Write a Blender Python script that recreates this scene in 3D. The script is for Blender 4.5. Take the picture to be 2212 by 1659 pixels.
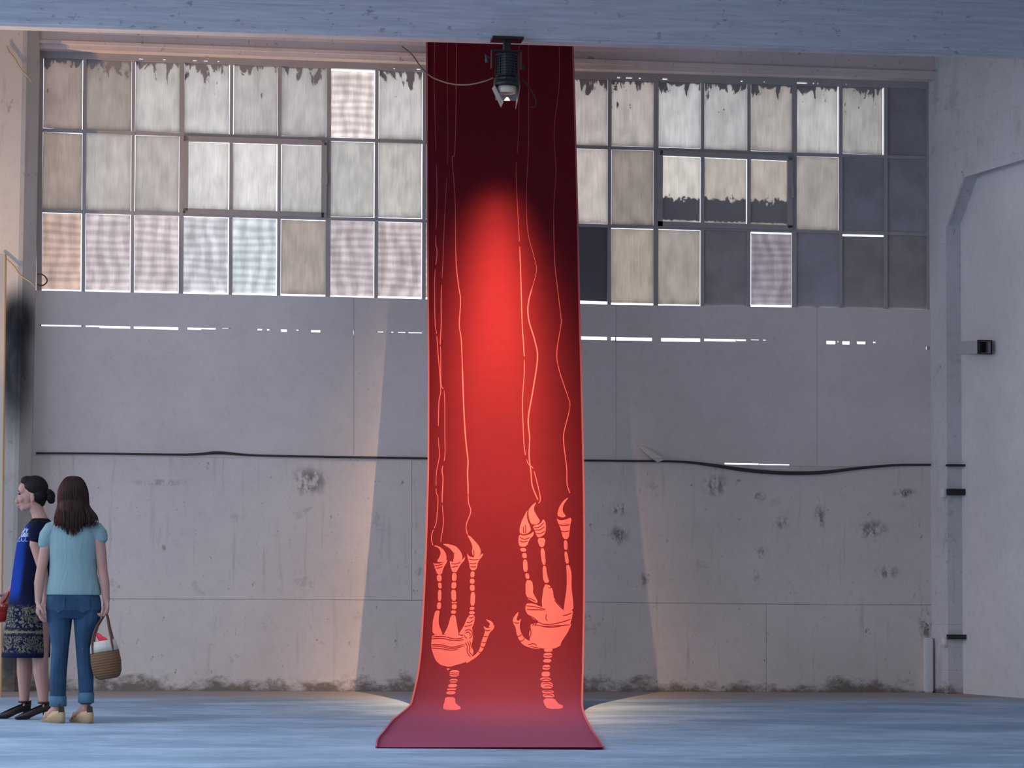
import bpy, bmesh, math, random
import numpy as np
from mathutils import Vector, Matrix

for o in list(bpy.data.objects):
    bpy.data.objects.remove(o, do_unlink=True)
scene = bpy.context.scene
COL = scene.collection
random.seed(7)

# ------------------------------------------------------------------ camera
F_PX, CXP, CYP = 6000.0, 1106.0, 829.5
YAW, PITCH, ROLL = math.radians(7.5), math.atan((1285 - 829.5) / 6000.0), 0.0065
EYE = 0.926
FH = Vector((math.sin(YAW), math.cos(YAW), 0))           # horizontal view heading
RH = Vector((math.cos(YAW), -math.sin(YAW), 0))          # horizontal right
FW = FH * math.cos(PITCH) + Vector((0, 0, 1)) * math.sin(PITCH)
UP0 = Vector((0, 0, 1)) * math.cos(PITCH) - FH * math.sin(PITCH)
RT = RH * math.cos(ROLL) + UP0 * math.sin(ROLL)
UP = UP0 * math.cos(ROLL) - RH * math.sin(ROLL)

def ray(px, py):
    return FW + RT * ((px - CXP) / F_PX) + UP * ((CYP - py) / F_PX)

_d = ray(1106, 1494)
_p = _d * (EYE / -_d.z)
CAM = Vector((-_p.x, -_p.y, EYE))                        # back wall is the plane y = 0, room at y < 0

def on_y(px, py, y=0.0):
    d = ray(px, py); return CAM + d * ((y - CAM.y) / d.y)
def on_floor(px, py, z=0.0):
    d = ray(px, py); return CAM + d * ((z - CAM.z) / d.z)
def on_depth(px, py, dep):
    d = ray(px, py); return CAM + d * (dep / d.dot(FH))
def on_plane(px, py, p0, n):
    d = ray(px, py); return CAM + d * ((p0 - CAM).dot(n) / d.dot(n))

cam_d = bpy.data.cameras.new('camera')
cam_d.sensor_fit = 'HORIZONTAL'; cam_d.sensor_width = 36.0
cam_d.lens = 36.0 * F_PX / 2212.0
cam_d.clip_end = 300
cam = bpy.data.objects.new('camera', cam_d); COL.objects.link(cam)
M = Matrix((RT, UP, -FW)).transposed().to_4x4(); M.translation = CAM
cam.matrix_world = M
scene.camera = cam

# ------------------------------------------------------------------ sky, lamps, exposure
SKY = (2.1, 2.3, 2.85)
world = bpy.data.worlds.new('sky'); scene.world = world
world.use_nodes = True
bg = world.node_tree.nodes['Background']
bg.inputs[0].default_value = (*SKY, 1); bg.inputs[1].default_value = 1.0
vs = scene.view_settings
vs.view_transform = 'Standard'; vs.look = 'None'; vs.gamma = 1.0; vs.use_curve_mapping = False
vs.exposure = 0.0

def spot_lamp(name, loc, target, watts, color, size_deg, blend, radius, sx=1.0, sy=1.0):
    l = bpy.data.lights.new(name, 'SPOT')
    l.energy = watts; l.color = color; l.spot_size = math.radians(size_deg)
    l.spot_blend = blend; l.shadow_soft_size = radius
    o = bpy.data.objects.new(name, l); COL.objects.link(o)
    d = (Vector(target) - Vector(loc)).normalized()
    q = d.to_track_quat('-Z', 'Y')
    o.location = loc; o.rotation_mode = 'QUATERNION'; o.rotation_quaternion = q
    o.scale = (sx, sy, 1)
    return o

BEAM_Y = -3.45                                            # front face of the concrete beam
ROOF_Y = -30.0
LAMP = on_depth(1097, 205, 23.25)                         # mouth of the gallery spotlight
AIM = LAMP + FH * 0.70 + RH * (-0.03) + Vector((0, 0, -2.3))
WARM = (1.0, 0.60, 0.32)
spot_lamp('spotlight_light', LAMP, AIM, 2150, WARM, 144, 0.9, 0.012, 0.125, 1.0)
spot_lamp('spotlight_spill', LAMP, AIM + RH * (-0.03), 500, WARM, 132, 1.0, 0.012, 0.29, 1.0)
PIER = on_y(40, 330, -0.3)
spot_lamp('left_work_light', (PIER.x - 3.2, -2.0, 1.2), (PIER.x + 0.8, -1.6, 5.7), 1100, (1.0, 0.58, 0.26), 49, 0.5, 0.05)

# ------------------------------------------------------------------ helpers
def lin(c):
    c = c / 255.0
    return c / 12.92 if c <= 0.04045 else ((c + 0.055) / 1.055) ** 2.4
def rgb(r, g, b): return (lin(r), lin(g), lin(b))

def link(name, mesh, mat=None, parent=None):
    o = bpy.data.objects.new(name, mesh)
    if mat is not None and len(mesh.materials) == 0: mesh.materials.append(mat)
    COL.objects.link(o)
    if parent is not None: o.parent = parent
    return o
def build(name, bm, mat, parent=None, smooth=False, recalc=True):
    if recalc: bmesh.ops.recalc_face_normals(bm, faces=bm.faces)
    me = bpy.data.meshes.new(name); bm.to_mesh(me); bm.free()
    if smooth:
        for p in me.polygons: p.use_smooth = True
    return link(name, me, mat, parent)
def empty(name, loc=(0, 0, 0), rz=0.0):
    o = bpy.data.objects.new(name, None); COL.objects.link(o)
    o.location = loc; o.rotation_euler = (0, 0, rz); o.empty_display_size = 0.1
    return o
def tag(o, label=None, cat=None, group=None, kind=None):
    if label: o['label'] = label
    if cat: o['category'] = cat
    if group: o['group'] = group
    if kind: o['kind'] = kind
    return o

def hexa(bm, front, back):
    """box from 4 front and 4 back corners (same order)"""
    v = [bm.verts.new(p) for p in list(front) + list(back)]
    for f in ((0, 1, 2, 3), (7, 6, 5, 4), (0, 4, 5, 1), (1, 5, 6, 2), (2, 6, 7, 3), (3, 7, 4, 0)):
        bm.faces.new([v[i] for i in f])
def box(bm, x0, x1, y0, y1, z0, z1):
    hexa(bm, [(x0, y0, z0), (x1, y0, z0), (x1, y0, z1), (x0, y0, z1)],
             [(x0, y1, z0), (x1, y1, z0), (x1, y1, z1), (x0, y1, z1)])
def wall_quad(bm, pts, y0, y1):
    """quad on the wall given by pixel corners, real thickness y0..y1 (measured on plane y0)"""
    f = [on_y(px, py, y0) for px, py in pts]
    hexa(bm, f, [(p.x, y1, p.z) for p in f])
def prism_y(bm, xz, y0, y1):
    f = [bm.verts.new((x, y0, z)) for x, z in xz]; b = [bm.verts.new((x, y1, z)) for x, z in xz]
    bm.faces.new(f); bm.faces.new(b[::-1])
    n = len(xz)
    for i in range(n):
        j = (i + 1) % n
        bm.faces.new([f[j], f[i], b[i], b[j]])
def bar(bm, a, b, w, d):
    """bar on the wall between two points, in-plane width w, depth d"""
    a, b = Vector(a), Vector(b); t = (b - a).normalized(); yv = Vector((0, 1, 0))
    s = t.cross(yv).normalized() * w / 2; yv = yv * d / 2
    hexa(bm, [a - s - yv, a + s - yv, b + s - yv, b - s - yv], [a - s + yv, a + s + yv, b + s + yv, b - s + yv])

def frames(pts):
    pts = [Vector(p) for p in pts]; n = len(pts); T = []
    for i in range(n):
        a = pts[max(0, i - 1)]; b = pts[min(n - 1, i + 1)]
        T.append((b - a).normalized())
    ref = Vector((0, 0, 1)) if abs(T[0].z) < 0.9 else Vector((1, 0, 0))
    N = (ref - T[0] * ref.dot(T[0])).normalized(); out = []
    for i in range(n):
        N = (N - T[i] * N.dot(T[i])).normalized()
        out.append((pts[i], N, T[i].cross(N)))
    return out
def tube(bm, pts, radii, seg=10, flat=1.0, cap=True):
    """tapered tube; radii scalar or list; flat scales the binormal axis"""
    fr = frames(pts); n = len(fr)
    if not hasattr(radii, '__len__'): radii = [radii] * n
    rings = []
    for (p, N, B), r in zip(fr, radii):
        rings.append([bm.verts.new(p + N * (r * math.cos(a)) + B * (r * flat * math.sin(a)))
                      for a in [2 * math.pi * k / seg for k in range(seg)]])
    for i in range(n - 1):
        for k in range(seg):
            k2 = (k + 1) % seg
            bm.faces.new([rings[i][k], rings[i][k2], rings[i + 1][k2], rings[i + 1][k]])
    if cap:
        bm.faces.new(rings[0][::-1]); bm.faces.new(rings[-1])
def limb(bm, pts, radii, seg=12, flat=1.0):
    """tube with rounded ends for bodies"""
    P = [Vector(p) for p in pts]; R = list(radii)
    d0 = (P[0] - P[1]).normalized(); d1 = (P[-1] - P[-2]).normalized()
    pp = [P[0] + d0 * R[0] * .92, P[0] + d0 * R[0] * .6] + P + [P[-1] + d1 * R[-1] * .6, P[-1] + d1 * R[-1] * .92]
    rr = [R[0] * .35, R[0] * .8] + R + [R[-1] * .8, R[-1] * .35]
    tube(bm, pp, rr, seg, flat)
def ellipsoid(bm, c, r, rot=None, u=16, v=12):
    m = Matrix.Translation(c) @ (rot.to_4x4() if rot else Matrix.Identity(4)) @ Matrix.Diagonal((*r, 1))
    bmesh.ops.create_uvsphere(bm, u_segments=u, v_segments=v, radius=1.0, matrix=m)
def loft(bm, rings, seg=28, e=2.0, cap=True):
    """horizontal elliptical rings (z, cx, cy, rx, ry)"""
    R = []
    for z, cx, cy, rx, ry in rings:
        ring = []
        for k in range(seg):
            a = 2 * math.pi * k / seg; c, s = math.cos(a), math.sin(a)
            ring.append(bm.verts.new((cx + rx * math.copysign(abs(c) ** (2 / e), c),
                                      cy + ry * math.copysign(abs(s) ** (2 / e), s), z)))
        R.append(ring)
    for i in range(len(R) - 1):
        for k in range(seg):
            k2 = (k + 1) % seg
            bm.faces.new([R[i][k], R[i][k2], R[i + 1][k2], R[i + 1][k]])
    if cap:
        bm.faces.new(R[0][::-1]); bm.faces.new(R[-1])
    return R
def spline(pts, n=8):
    """Catmull-Rom through points (any dimension tuples) -> list of Vectors"""
    P = [Vector(p) for p in pts]; out = []
    for i in range(len(P) - 1):
        p0 = P[max(0, i - 1)]; p1 = P[i]; p2 = P[i + 1]; p3 = P[min(len(P) - 1, i + 2)]
        for k in range(n):
            t = k / n
            out.append(0.5 * ((2 * p1) + (p2 - p0) * t + (2 * p0 - 5 * p1 + 4 * p2 - p3) * t * t
                              + (3 * p1 - p0 - 3 * p2 + p3) * t ** 3))
    out.append(P[-1]); return out
def remesh(bm, voxel, smooth=3):
    """merge overlapping closed shapes into one continuous skin"""
    bmesh.ops.recalc_face_normals(bm, faces=bm.faces)
    me = bpy.data.meshes.new('tmp'); bm.to_mesh(me); bm.free()
    o = bpy.data.objects.new('tmp', me); COL.objects.link(o)
    m = o.modifiers.new('r', 'REMESH'); m.mode = 'VOXEL'; m.voxel_size = voxel
    if smooth:
        s = o.modifiers.new('s', 'SMOOTH'); s.factor = 0.5; s.iterations = smooth
    dg = bpy.context.evaluated_depsgraph_get()
    out = bpy.data.meshes.new_from_object(o.evaluated_get(dg))
    bpy.data.objects.remove(o, do_unlink=True); bpy.data.meshes.remove(me)
    for p in out.polygons: p.use_smooth = True
    return out

# ------------------------------------------------------------------ materials
class N:
    def __init__(s, name):
        s.m = bpy.data.materials.new(name); s.m.use_nodes = True
        s.t = s.m.node_tree; s.t.nodes.clear()
        s.out = s.t.nodes.new('ShaderNodeOutputMaterial')
        s.tc = s.t.nodes.new('ShaderNodeTexCoord')
    def n(s, typ, **kw):
        x = s.t.nodes.new('ShaderNode' + typ)
        for k, v in kw.items(): setattr(x, k, v)
        return x
    def set(s, node, **kw):
        for k, v in kw.items(): s.put(node.inputs[k.replace('_', ' ')], v)
    def put(s, sock, v):
        if isinstance(v, bpy.types.NodeSocket): s.t.links.new(v, sock)
        else:
            if hasattr(v, '__len__') and len(v) == 3 and sock.type == 'RGBA': v = (*v, 1)
            sock.default_value = v
    def obj(s): return s.tc.outputs['Object']
    def gen(s): return s.tc.outputs['Generated']
    def mapping(s, vec, scale=(1, 1, 1), loc=(0, 0, 0), rot=(0, 0, 0)):
        x = s.n('Mapping'); s.put(x.inputs['Vector'], vec)
        x.inputs['Scale'].default_value = scale; x.inputs['Location'].default_value = loc
        x.inputs['Rotation'].default_value = rot
        return x.outputs[0]
    def noise(s, vec, scale, detail=4, rough=0.55, dist=0.0):
        x = s.n('TexNoise'); s.put(x.inputs['Vector'], vec)
        x.inputs['Scale'].default_value = scale; x.inputs['Detail'].default_value = detail
        x.inputs['Roughness'].default_value = rough; x.inputs['Distortion'].default_value = dist
        return x.outputs['Fac']
    def ramp(s, v, a, b, lo=0.0, hi=1.0, smooth=True):
        x = s.n('MapRange'); x.interpolation_type = 'SMOOTHSTEP' if smooth else 'LINEAR'; x.clamp = True
        s.put(x.inputs['Value'], v); s.put(x.inputs['From Min'], a); s.put(x.inputs['From Max'], b)
        s.put(x.inputs['To Min'], lo); s.put(x.inputs['To Max'], hi)
        return x.outputs['Result']
    def math(s, op, a, b=0.0, clamp=False):
        x = s.n('Math', operation=op); x.use_clamp = clamp
        s.put(x.inputs[0], a); s.put(x.inputs[1], b); return x.outputs[0]
    def mix(s, f, a, b, mode='MIX'):
        x = s.n('Mix', data_type='RGBA', blend_type=mode)
        s.put(x.inputs[0], f); s.put(x.inputs[6], a); s.put(x.inputs[7], b); return x.outputs[2]
    def sep(s, vec):
        x = s.n('SeparateXYZ'); s.put(x.inputs[0], vec); return x.outputs
    def ell(s, vec, c, r, soft=0.6):
        """1 inside an ellipse on the wall (x,z) fading to 0 at its rim"""
        k = s.n('VectorMath', operation='SUBTRACT'); s.put(k.inputs[0], vec); k.inputs[1].default_value = c
        q = s.n('VectorMath', operation='MULTIPLY'); s.put(q.inputs[0], k.outputs[0])
        q.inputs[1].default_value = (1 / r[0], 0 if r[1] == 0 else 1 / r[1], 1 / r[2])
        l = s.n('VectorMath', operation='LENGTH'); s.put(l.inputs[0], q.outputs[0])
        return s.ramp(l.outputs['Value'], 1.0, 1.0 - soft)
    def bump(s, h, strength=0.3, dist=0.01):
        x = s.n('Bump'); s.put(x.inputs['Height'], h)
        x.inputs['Strength'].default_value = strength; x.inputs['Distance'].default_value = dist
        return x.outputs[0]
    def pbr(s, color, rough=0.8, metal=0.0, normal=None, spec=0.3, **kw):
        b = s.n('BsdfPrincipled')
        s.put(b.inputs['Base Color'], color); s.put(b.inputs['Roughness'], rough)
        b.inputs['Metallic'].default_value = metal; b.inputs['Specular IOR Level'].default_value = spec
        if normal is not None: s.put(b.inputs['Normal'], normal)
        for k, v in kw.items(): s.put(b.inputs[k.replace('_', ' ')], v)
        s.put(s.out.inputs[0], b.outputs[0]); return s.m

def plain(name, c, rough=0.7, metal=0.0, var=0.12, scale=30, spec=0.3):
    s = N(name); f = s.noise(s.obj(), scale)
    col = s.mix(f, tuple(x * (1 - var) for x in c), tuple(min(1, x * (1 + var)) for x in c))
    return s.pbr(col, rough, metal, s.bump(f, 0.08, 0.004), spec)

def wall_mat(name, base, specks=0.5, dirt_z=0.0, stains=(), soot=(), brick=None):
    s = N(name); P = s.obj()
    big = s.noise(P, 0.7, 5, 0.6); fine = s.noise(P, 9, 6, 0.65)
    c = s.mix(s.ramp(big, 0.3, 0.7), tuple(x * 0.90 for x in base), tuple(x * 1.04 for x in base))
    c = s.mix(s.ramp(fine, 0.45, 0.75, 0, 0.25), c, tuple(x * 0.7 for x in base))
    sp = s.noise(s.mapping(P, (1, 1, 0.7)), 11, 4, 0.68)
    c = s.mix(s.ramp(sp, 0.635, 0.70, 0, specks), c, (0.13, 0.11, 0.10))
    sp2 = s.noise(s.mapping(P, (1.6, 1, 0.9), loc=(7, 0, 3)), 26, 3, 0.6)
    c = s.mix(s.ramp(sp2, 0.66, 0.71, 0, specks * 0.8), c, (0.10, 0.09, 0.085))
    if dirt_z > 0:                                   # water streaks and rubbed patches
        ws = s.noise(s.mapping(P, (5.5, 1, 0.45)), 2.4, 5, 0.62)
        c = s.mix(s.ramp(ws, 0.56, 0.72, 0, 0.28), c, (0.25, 0.22, 0.20))
        pt = s.noise(s.mapping(P, (1, 1, 1.2), loc=(1, 0, 9)), 2.6, 6, 0.72)
        c = s.mix(s.ramp(pt, 0.60, 0.66, 0, 0.22), c, (0.22, 0.19, 0.18))
    for (cx, cz, rx, rz, k) in stains:
        m = s.ell(P, (cx, 0, cz), (rx, 0, rz), 0.8)
        nn = s.ramp(s.noise(s.mapping(P, (1.3, 1, 0.8)), 8, 6, 0.72), 0.44, 0.58)
        c = s.mix(s.math('MULTIPLY', s.math('MULTIPLY', m, nn), k), c, (0.20, 0.165, 0.16))
    for (cx, cz, rx, rz, k) in soot:
        m = s.ell(P, (cx, 0, cz), (rx, 0, rz), 0.75)
        nn = s.ramp(s.noise(s.mapping(P, (1, 1, 0.3)), 6, 4, 0.6), 0.2, 0.6, 0.85, 1.0)
        c = s.mix(s.math('MULTIPLY', s.math('MULTIPLY', m, nn), k), c, (0.022, 0.024, 0.03))
    if dirt_z > 0:
        x = s.sep(P)
        edge = s.math('ADD', s.math('MULTIPLY', s.noise(s.mapping(P, (1, 1, 1.6)), 2.6, 7, 0.75), dirt_z * 4.2), -dirt_z * 1.35)
        m = s.ramp(s.math('SUBTRACT', edge, x[2]), -0.02, dirt_z * 0.8)
        c = s.mix(s.math('MULTIPLY', m, 0.8), c, (0.11, 0.08, 0.05))
    h = s.math('ADD', fine, s.math('MULTIPLY', big, 2.0))
    nrm = s.bump(h, 0.25, 0.008)
    if brick is not None:
        dt = s.n('VectorMath', operation='DOT_PRODUCT'); s.put(dt.inputs[0], P); dt.inputs[1].default_value = brick
        cv = s.n('CombineXYZ'); s.put(cv.inputs[0], dt.outputs['Value']); s.put(cv.inputs[1], s.sep(P)[2])
        b = s.n('TexBrick'); s.put(b.inputs['Vector'], cv.outputs[0])
        b.inputs['Scale'].default_value = 1.0; b.inputs['Mortar Size'].default_value = 0.008
        b.inputs['Brick Width'].default_value = 0.7; b.inputs['Row Height'].default_value = 0.22
        b.inputs['Mortar Smooth'].default_value = 0.7
        k = s.n('Bump', invert=True); s.put(k.inputs['Height'], b.outputs['Fac']); k.inputs['Strength'].default_value = 0.35
        k.inputs['Distance'].default_value = 0.012; s.put(k.inputs['Normal'], nrm); nrm = k.outputs[0]
    return s.pbr(c, 0.85, 0, nrm, 0.2)

# ------------------------------------------------------------------ floor
def make_floor():
    s = N('worn_floor'); P = s.obj(); x = s.sep(P)
    st = s.noise(s.mapping(P, (0.7, 0.9, 1)), 1.2, 7, 0.68)
    fine = s.noise(s.mapping(P, (1, 1, 1)), 7, 7, 0.75)
    pat = s.noise(s.mapping(P, (0.5, 0.8, 1), loc=(3.1, 1.7, 0)), 0.9, 6, 0.66)
    c = s.mix(s.ramp(st, 0.32, 0.68), (0.24, 0.36, 0.48), (0.44, 0.58, 0.73))
    c = s.mix(s.ramp(pat, 0.50, 0.60, 0, 0.6), c, (0.18, 0.28, 0.41))
    c = s.mix(s.ramp(fine, 0.52, 0.75, 0, 0.5), c, (0.20, 0.25, 0.31))
    d = s.math('ADD', s.math('MULTIPLY', x[1], -1.0), s.math('MULTIPLY', s.noise(P, 0.8, 5, 0.65), -2.6))
    c = s.mix(s.ramp(d, 1.5, -0.6, 0, 0.85), c, (0.40, 0.32, 0.265))
    m = s.pbr(c, s.ramp(fine, 0.2, 0.8, 0.55, 0.8), 0, s.bump(s.math('ADD', st, s.math('MULTIPLY', fine, 0.4)), 0.2, 0.01), 0.3)
    bm = bmesh.new(); box(bm, -26, 22, -34, 0.35, -0.2, 0.0)
    return tag(build('floor', bm, m), 'worn bluish-grey concrete floor with brown dirt along the back wall', 'floor', kind='structure')
make_floor()

# ------------------------------------------------------------------ back wall (lower slabs, sheet panels with light slits)
def X(px, py, y=0.0): return on_y(px, py, y).x
def Z(px, py, y=0.0): return on_y(px, py, y).z
def mark(px, py, rpx, rpy, k):
    p = on_y(px, py); u = CAM.y * -1 / F_PX
    return (p.x, p.z, rpx * u, rpy * u, k)
WALLPAINT = (0.76, 0.68, 0.635)
stains = [mark(668, 1040, 52, 42, 0.9), mark(1338, 1100, 34, 20, 0.95), mark(1338, 1155, 30, 30, 0.9), mark(1545, 1048, 40, 32, 0.9),
          mark(1640, 1073, 20, 14, 0.8), mark(1770, 1120, 18, 38, 0.95), mark(1885, 1145, 44, 30, 0.9), mark(1632, 1250, 14, 28, 0.8),
          mark(1648, 1195, 22, 20, 0.8), mark(1392, 1252, 14, 22, 0.8), mark(1690, 1130, 26, 20, 0.7), mark(1955, 1065, 40, 14, 1.0),
          mark(2000, 1350, 22, 50, 1.0), mark(1915, 1235, 40, 20, 0.8), mark(905, 1235, 12, 16, 0.7), mark(350, 1042, 90, 10, 0.5)]
MLOW = wall_mat('plaster_low', WALLPAINT, 0.55, 0.16, stains)
MPANEL = wall_mat('painted_sheet', (0.74, 0.675, 0.645), 0.12, 0.0)
MBAR = plain('painted_steel', (0.42, 0.39, 0.375), 0.6, 0.0, 0.15, 8)
wall_back = tag(empty('wall_back'), 'white painted back wall of stained slabs below and smooth sheets above', 'wall', kind='structure')

LEDGE = [(40, 982), (640, 988), (920, 993), (1300, 998), (1760, 1006), (2060, 1008)]
MIDL = [(40, 1293), (640, 1295), (920, 1297), (1300, 1301), (1760, 1306), (2060, 1307)]
def yline(L, px):
    return float(np.interp(px, [p[0] for p in L], [p[1] for p in L]))
def slab(x0, x1, topL, botL, name, y0=0.0, y1=0.22, g=1.0):
    bm = bmesh.new(); n = max(2, int((x1 - x0) / 200)); xs = np.linspace(x0, x1, n + 1)
    top = [on_y(x, (yline(topL, x) if topL else 0) + g * .5, y0) for x in xs]
    xz = [(p.x, p.z) for p in top]
    if botL: xz += [(p.x, p.z) for p in [on_y(x, yline(botL, x) - g * .5, y0) for x in xs[::-1]]]
    else: xz += [(top[-1].x, -0.1), (top[0].x, -0.1)]
    prism_y(bm, xz[::-1], y0, y1)
    bmesh.ops.bevel(bm, geom=[e for e in bm.edges if abs(e.verts[0].co.y - y0) < 1e-4 and abs(e.verts[1].co.y - y0) < 1e-4],
                    offset=0.002, segments=1, affect='EDGES')
    return build(name, bm, MLOW, wall_back)
# a core behind the slabs so the joints stay dark
bm = bmesh.new(); box(bm, X(30, 1200), X(2065, 1200) + .1, 0.06, 0.25, -0.1, Z(1106, 1000)); build('wall_core', bm, MLOW, wall_back)
for x0, x1 in ((40, 889.7), (890.3, 2062)): slab(x0, x1, LEDGE, MIDL, 'wall_slab', 0.0, 0.055, 0.7)
for x0, x1 in ((40, 1655.2), (1655.8, 2062)): slab(x0, x1, MIDL, None, 'wall_slab', 0.0, 0.055, 0.7)

SLIT = [(40, 700), (85, 701), (385, 707), (690, 713), (920, 718), (1310, 728), (1610, 732.5), (1870, 738), (2060, 742)]
SILL = [(40, 626), (85, 628), (385, 634), (713, 641), (913, 645), (1318, 658), (1512, 661), (1710, 663.5), (2060, 670)]
# (x0, x1, gap in px below the slit line)
GAPS = [(84, 180, 3), (185, 215, 3), (215, 282, 5), (289, 360, 5), (360, 386, 5.5), (405, 435, 4.5), (435, 466, 3), (480, 500, 1), (556, 566, 3),
        (577, 582, 3), (607, 620, 5), (640, 645, 2), (672, 692, 5), (816, 828, 2), (845, 850, 2), (860, 876, 2), (882, 912, 2),
        (1254, 1312, 7), (1318, 1409, 7), (1428, 1513, 7.5), (1518, 1590, 5.5), (1590, 1612, 4), (1622, 1640, 2), (1648, 1655, 2),
        (1785, 1805, 7), (1809, 1812, 3), (1819, 1836, 7), (1851, 1870, 5.5), (1886, 1892, 2.5)]
def sheet(x0, x1, name, top, bot, notch_top=(), notch_bot=(), y0=-0.012, y1=0.012, hole=False):
    pts = []
    def edge(L, notches, sgn):
        e = [(x0, 0.0)]
        for a, b, g in sorted(notches):
            if b > x0 + 1 and a < x1 - 1:
                a = max(a, x0 + .5); b = min(b, x1 - .5)
                e += [(a, 0.0), (a + .3, g * sgn), (b - .3, g * sgn), (b, 0.0)]
        e.append((x1, 0.0))
        return [(x, yline(L, x) + d) for x, d in e]
    t = edge(top, notch_top, 1); b = edge(bot, notch_bot, -1)
    side = [(x1, 747.5), (x1 - 12, 748), (x1 - 13, 752), (x1 - 12, 756), (x1, 756.5)] if (hole and x1 > 2000) else []
    xz = [(p.x, p.z) for p in [on_y(x, y, y0) for x, y in t + side + b[::-1]]]
    bm = bmesh.new(); prism_y(bm, xz[::-1], y0, y1)
    return build(name, bm, MPANEL, wall_back)
LB = [(x, y + 1) for x, y in LEDGE]
for x0, x1 in ((58, 763.6), (764.3, 1330), (1330.5, 1764.7), (1765.3, 2013)):
    sheet(x0, x1, 'wall_sheet', SLIT, LB, GAPS, [(1565, 1640, 4), (1640, 1706, 3)], hole=True)
for x0, x1 in ((58, 763.6), (764.3, 1330), (1330.5, 1764.7), (1765.3, 2013)):
    sheet(x0, x1, 'sill_board', SILL, [(x, y - .1) for x, y in SLIT])

for x in (764, 1330.5, 1765):                       # unseen strips added to stop daylight leaking through the sheet joints
    bm = bmesh.new(); bar(bm, on_y(x, yline(LEDGE, x) - 6, 0.02), on_y(x, yline(SLIT, x) + 9, 0.02), 0.04, 0.016); build('joint_light_stop', bm, MPANEL, wall_back)
    bm = bmesh.new(); bar(bm, on_y(x, yline(SLIT, x) - 1, 0.02), on_y(x, yline(SILL, x) + 1, 0.02), 0.04, 0.016); build('joint_light_stop', bm, MPANEL, wall_back)

# wall beyond the left pier
bm = bmesh.new(); box(bm, X(0, 900) - 4, X(20, 900), 0.1, 0.35, -0.1, 7); build('wall_extension', bm, MLOW, wall_back)

# ------------------------------------------------------------------ window band
window = tag(empty('window_1'), 'long band of dirty factory window panes in a painted steel grid', 'window', kind='structure')
COLX = [86, 181.5, 287, 392, 499, 603, 709, 813, 916, 1016, 1117, 1217, 1316, 1416.5, 1517, 1617, 1715, 1815, 1912.5, 2006]
LEAN = [4.5 - 4.5 * (x - 86) / 1920 * 1.0 for x in COLX]        # slight lean of the uprights across the band height
R0 = [(40, 112), (86, 116), (560, 131), (916, 146), (1316, 163), (1731, 175), (2060, 184)]
R1 = [(40, 279), (88, 281), (183, 285.5), (393, 291.5), (713, 301), (913, 307), (1250, 318), (1412, 322), (1720, 334), (1905, 339), (2060, 343)]
R2 = [(40, 453), (86, 455), (387, 463), (713, 472.5), (913, 476.5), (1250, 487), (1410, 491), (1720, 500), (1809, 503), (2060, 508)]
R3 = SILL
ROWS = [R0, R1, R2, R3]
def gx(c, py): return COLX[c] + LEAN[c] * (370 - py) / 500.0
def gp(c, r):
    x = COLX[c]; y = yline(ROWS[r], x); return gx(c, y), y
WY = 0.03
for c in range(20):
    a = gp(c, 0); b = gp(c, 3); w = 0.034
    if c in (0, 19): w = 0.05
    if c in (3, 6, 13, 16): w = 0.045
    bm = bmesh.new(); bar(bm, on_y(a[0], a[1] - 14, WY), on_y(b[0], b[1] + 90, WY), w, 0.05); build('muntin', bm, MBAR, window)
for r in (1, 2):
    for x0, x1 in ((86, 392), (392, 709), (709, 1017), (1017, 1316), (1316, 1416.5), (1416.5, 1715), (1715, 2006)):
        bm = bmesh.new(); bar(bm, on_y(x0, yline(ROWS[r], x0), WY), on_y(x1, yline(ROWS[r], x1), WY), 0.032, 0.045)
        build('muntin', bm, MBAR, window)
# head of the frame, with the chinks of daylight along it
HOLES = [(300, 309), (352, 358), (417, 425), (440, 449), (470, 474), (850, 854), (900, 909), (1333, 1341), (1352, 1367), (1380, 1386), (1431, 1443), (1600, 1606), (1650, 1654), (1721, 1745), (1756, 1761), (1766, 1770), (1827, 1831), (1834, 1837)]
def head_piece(x0, x1, d0, d1):
    bm = bmesh.new()
    wall_quad(bm, [(x0, yline(R0, x0) + d1), (x1, yline(R0, x1) + d1), (x1, yline(R0, x1) + d0), (x0, yline(R0, x0) + d0)], 0.0, 0.06)
    build('window_head', bm, MBAR, window)
ex = 72
for a, b in HOLES + [(2020, 2020)]:
    head_piece(ex, a, -30, 9)
    if b > a: head_piece(a, b, -30, 1.5); head_piece(a, b, 5.5, 9)
    ex = b
# two opening sashes
for c0, c1 in ((3, 6), (13, 16)):
    g = []
    for (c, r, dx, dy) in ((c0, 1, 9, 8), (c1, 1, -9, 8), (c1, 2, -9, -7), (c0, 2, 9, -7)):
        x, y = gp(c, r); g.append(on_y(x + dx, y + dy, 0.005))
    for i in range(4):
        a, b = g[i], g[(i + 1) % 4]; t = (b - a).normalized() * 0.022
        bm = bmesh.new(); bar(bm, a - t, b + t, 0.05, 0.05); build('sash_bar', bm, MBAR, window)
    # stay handle and hinge knuckles
    bm = bmesh.new(); p = (g[1] + g[2]) / 2; box(bm, p.x + .01, p.x + .03, -0.06, -0.02, p.z - .05, p.z + .05); build('sash_handle', bm, MBAR, window)

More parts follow.
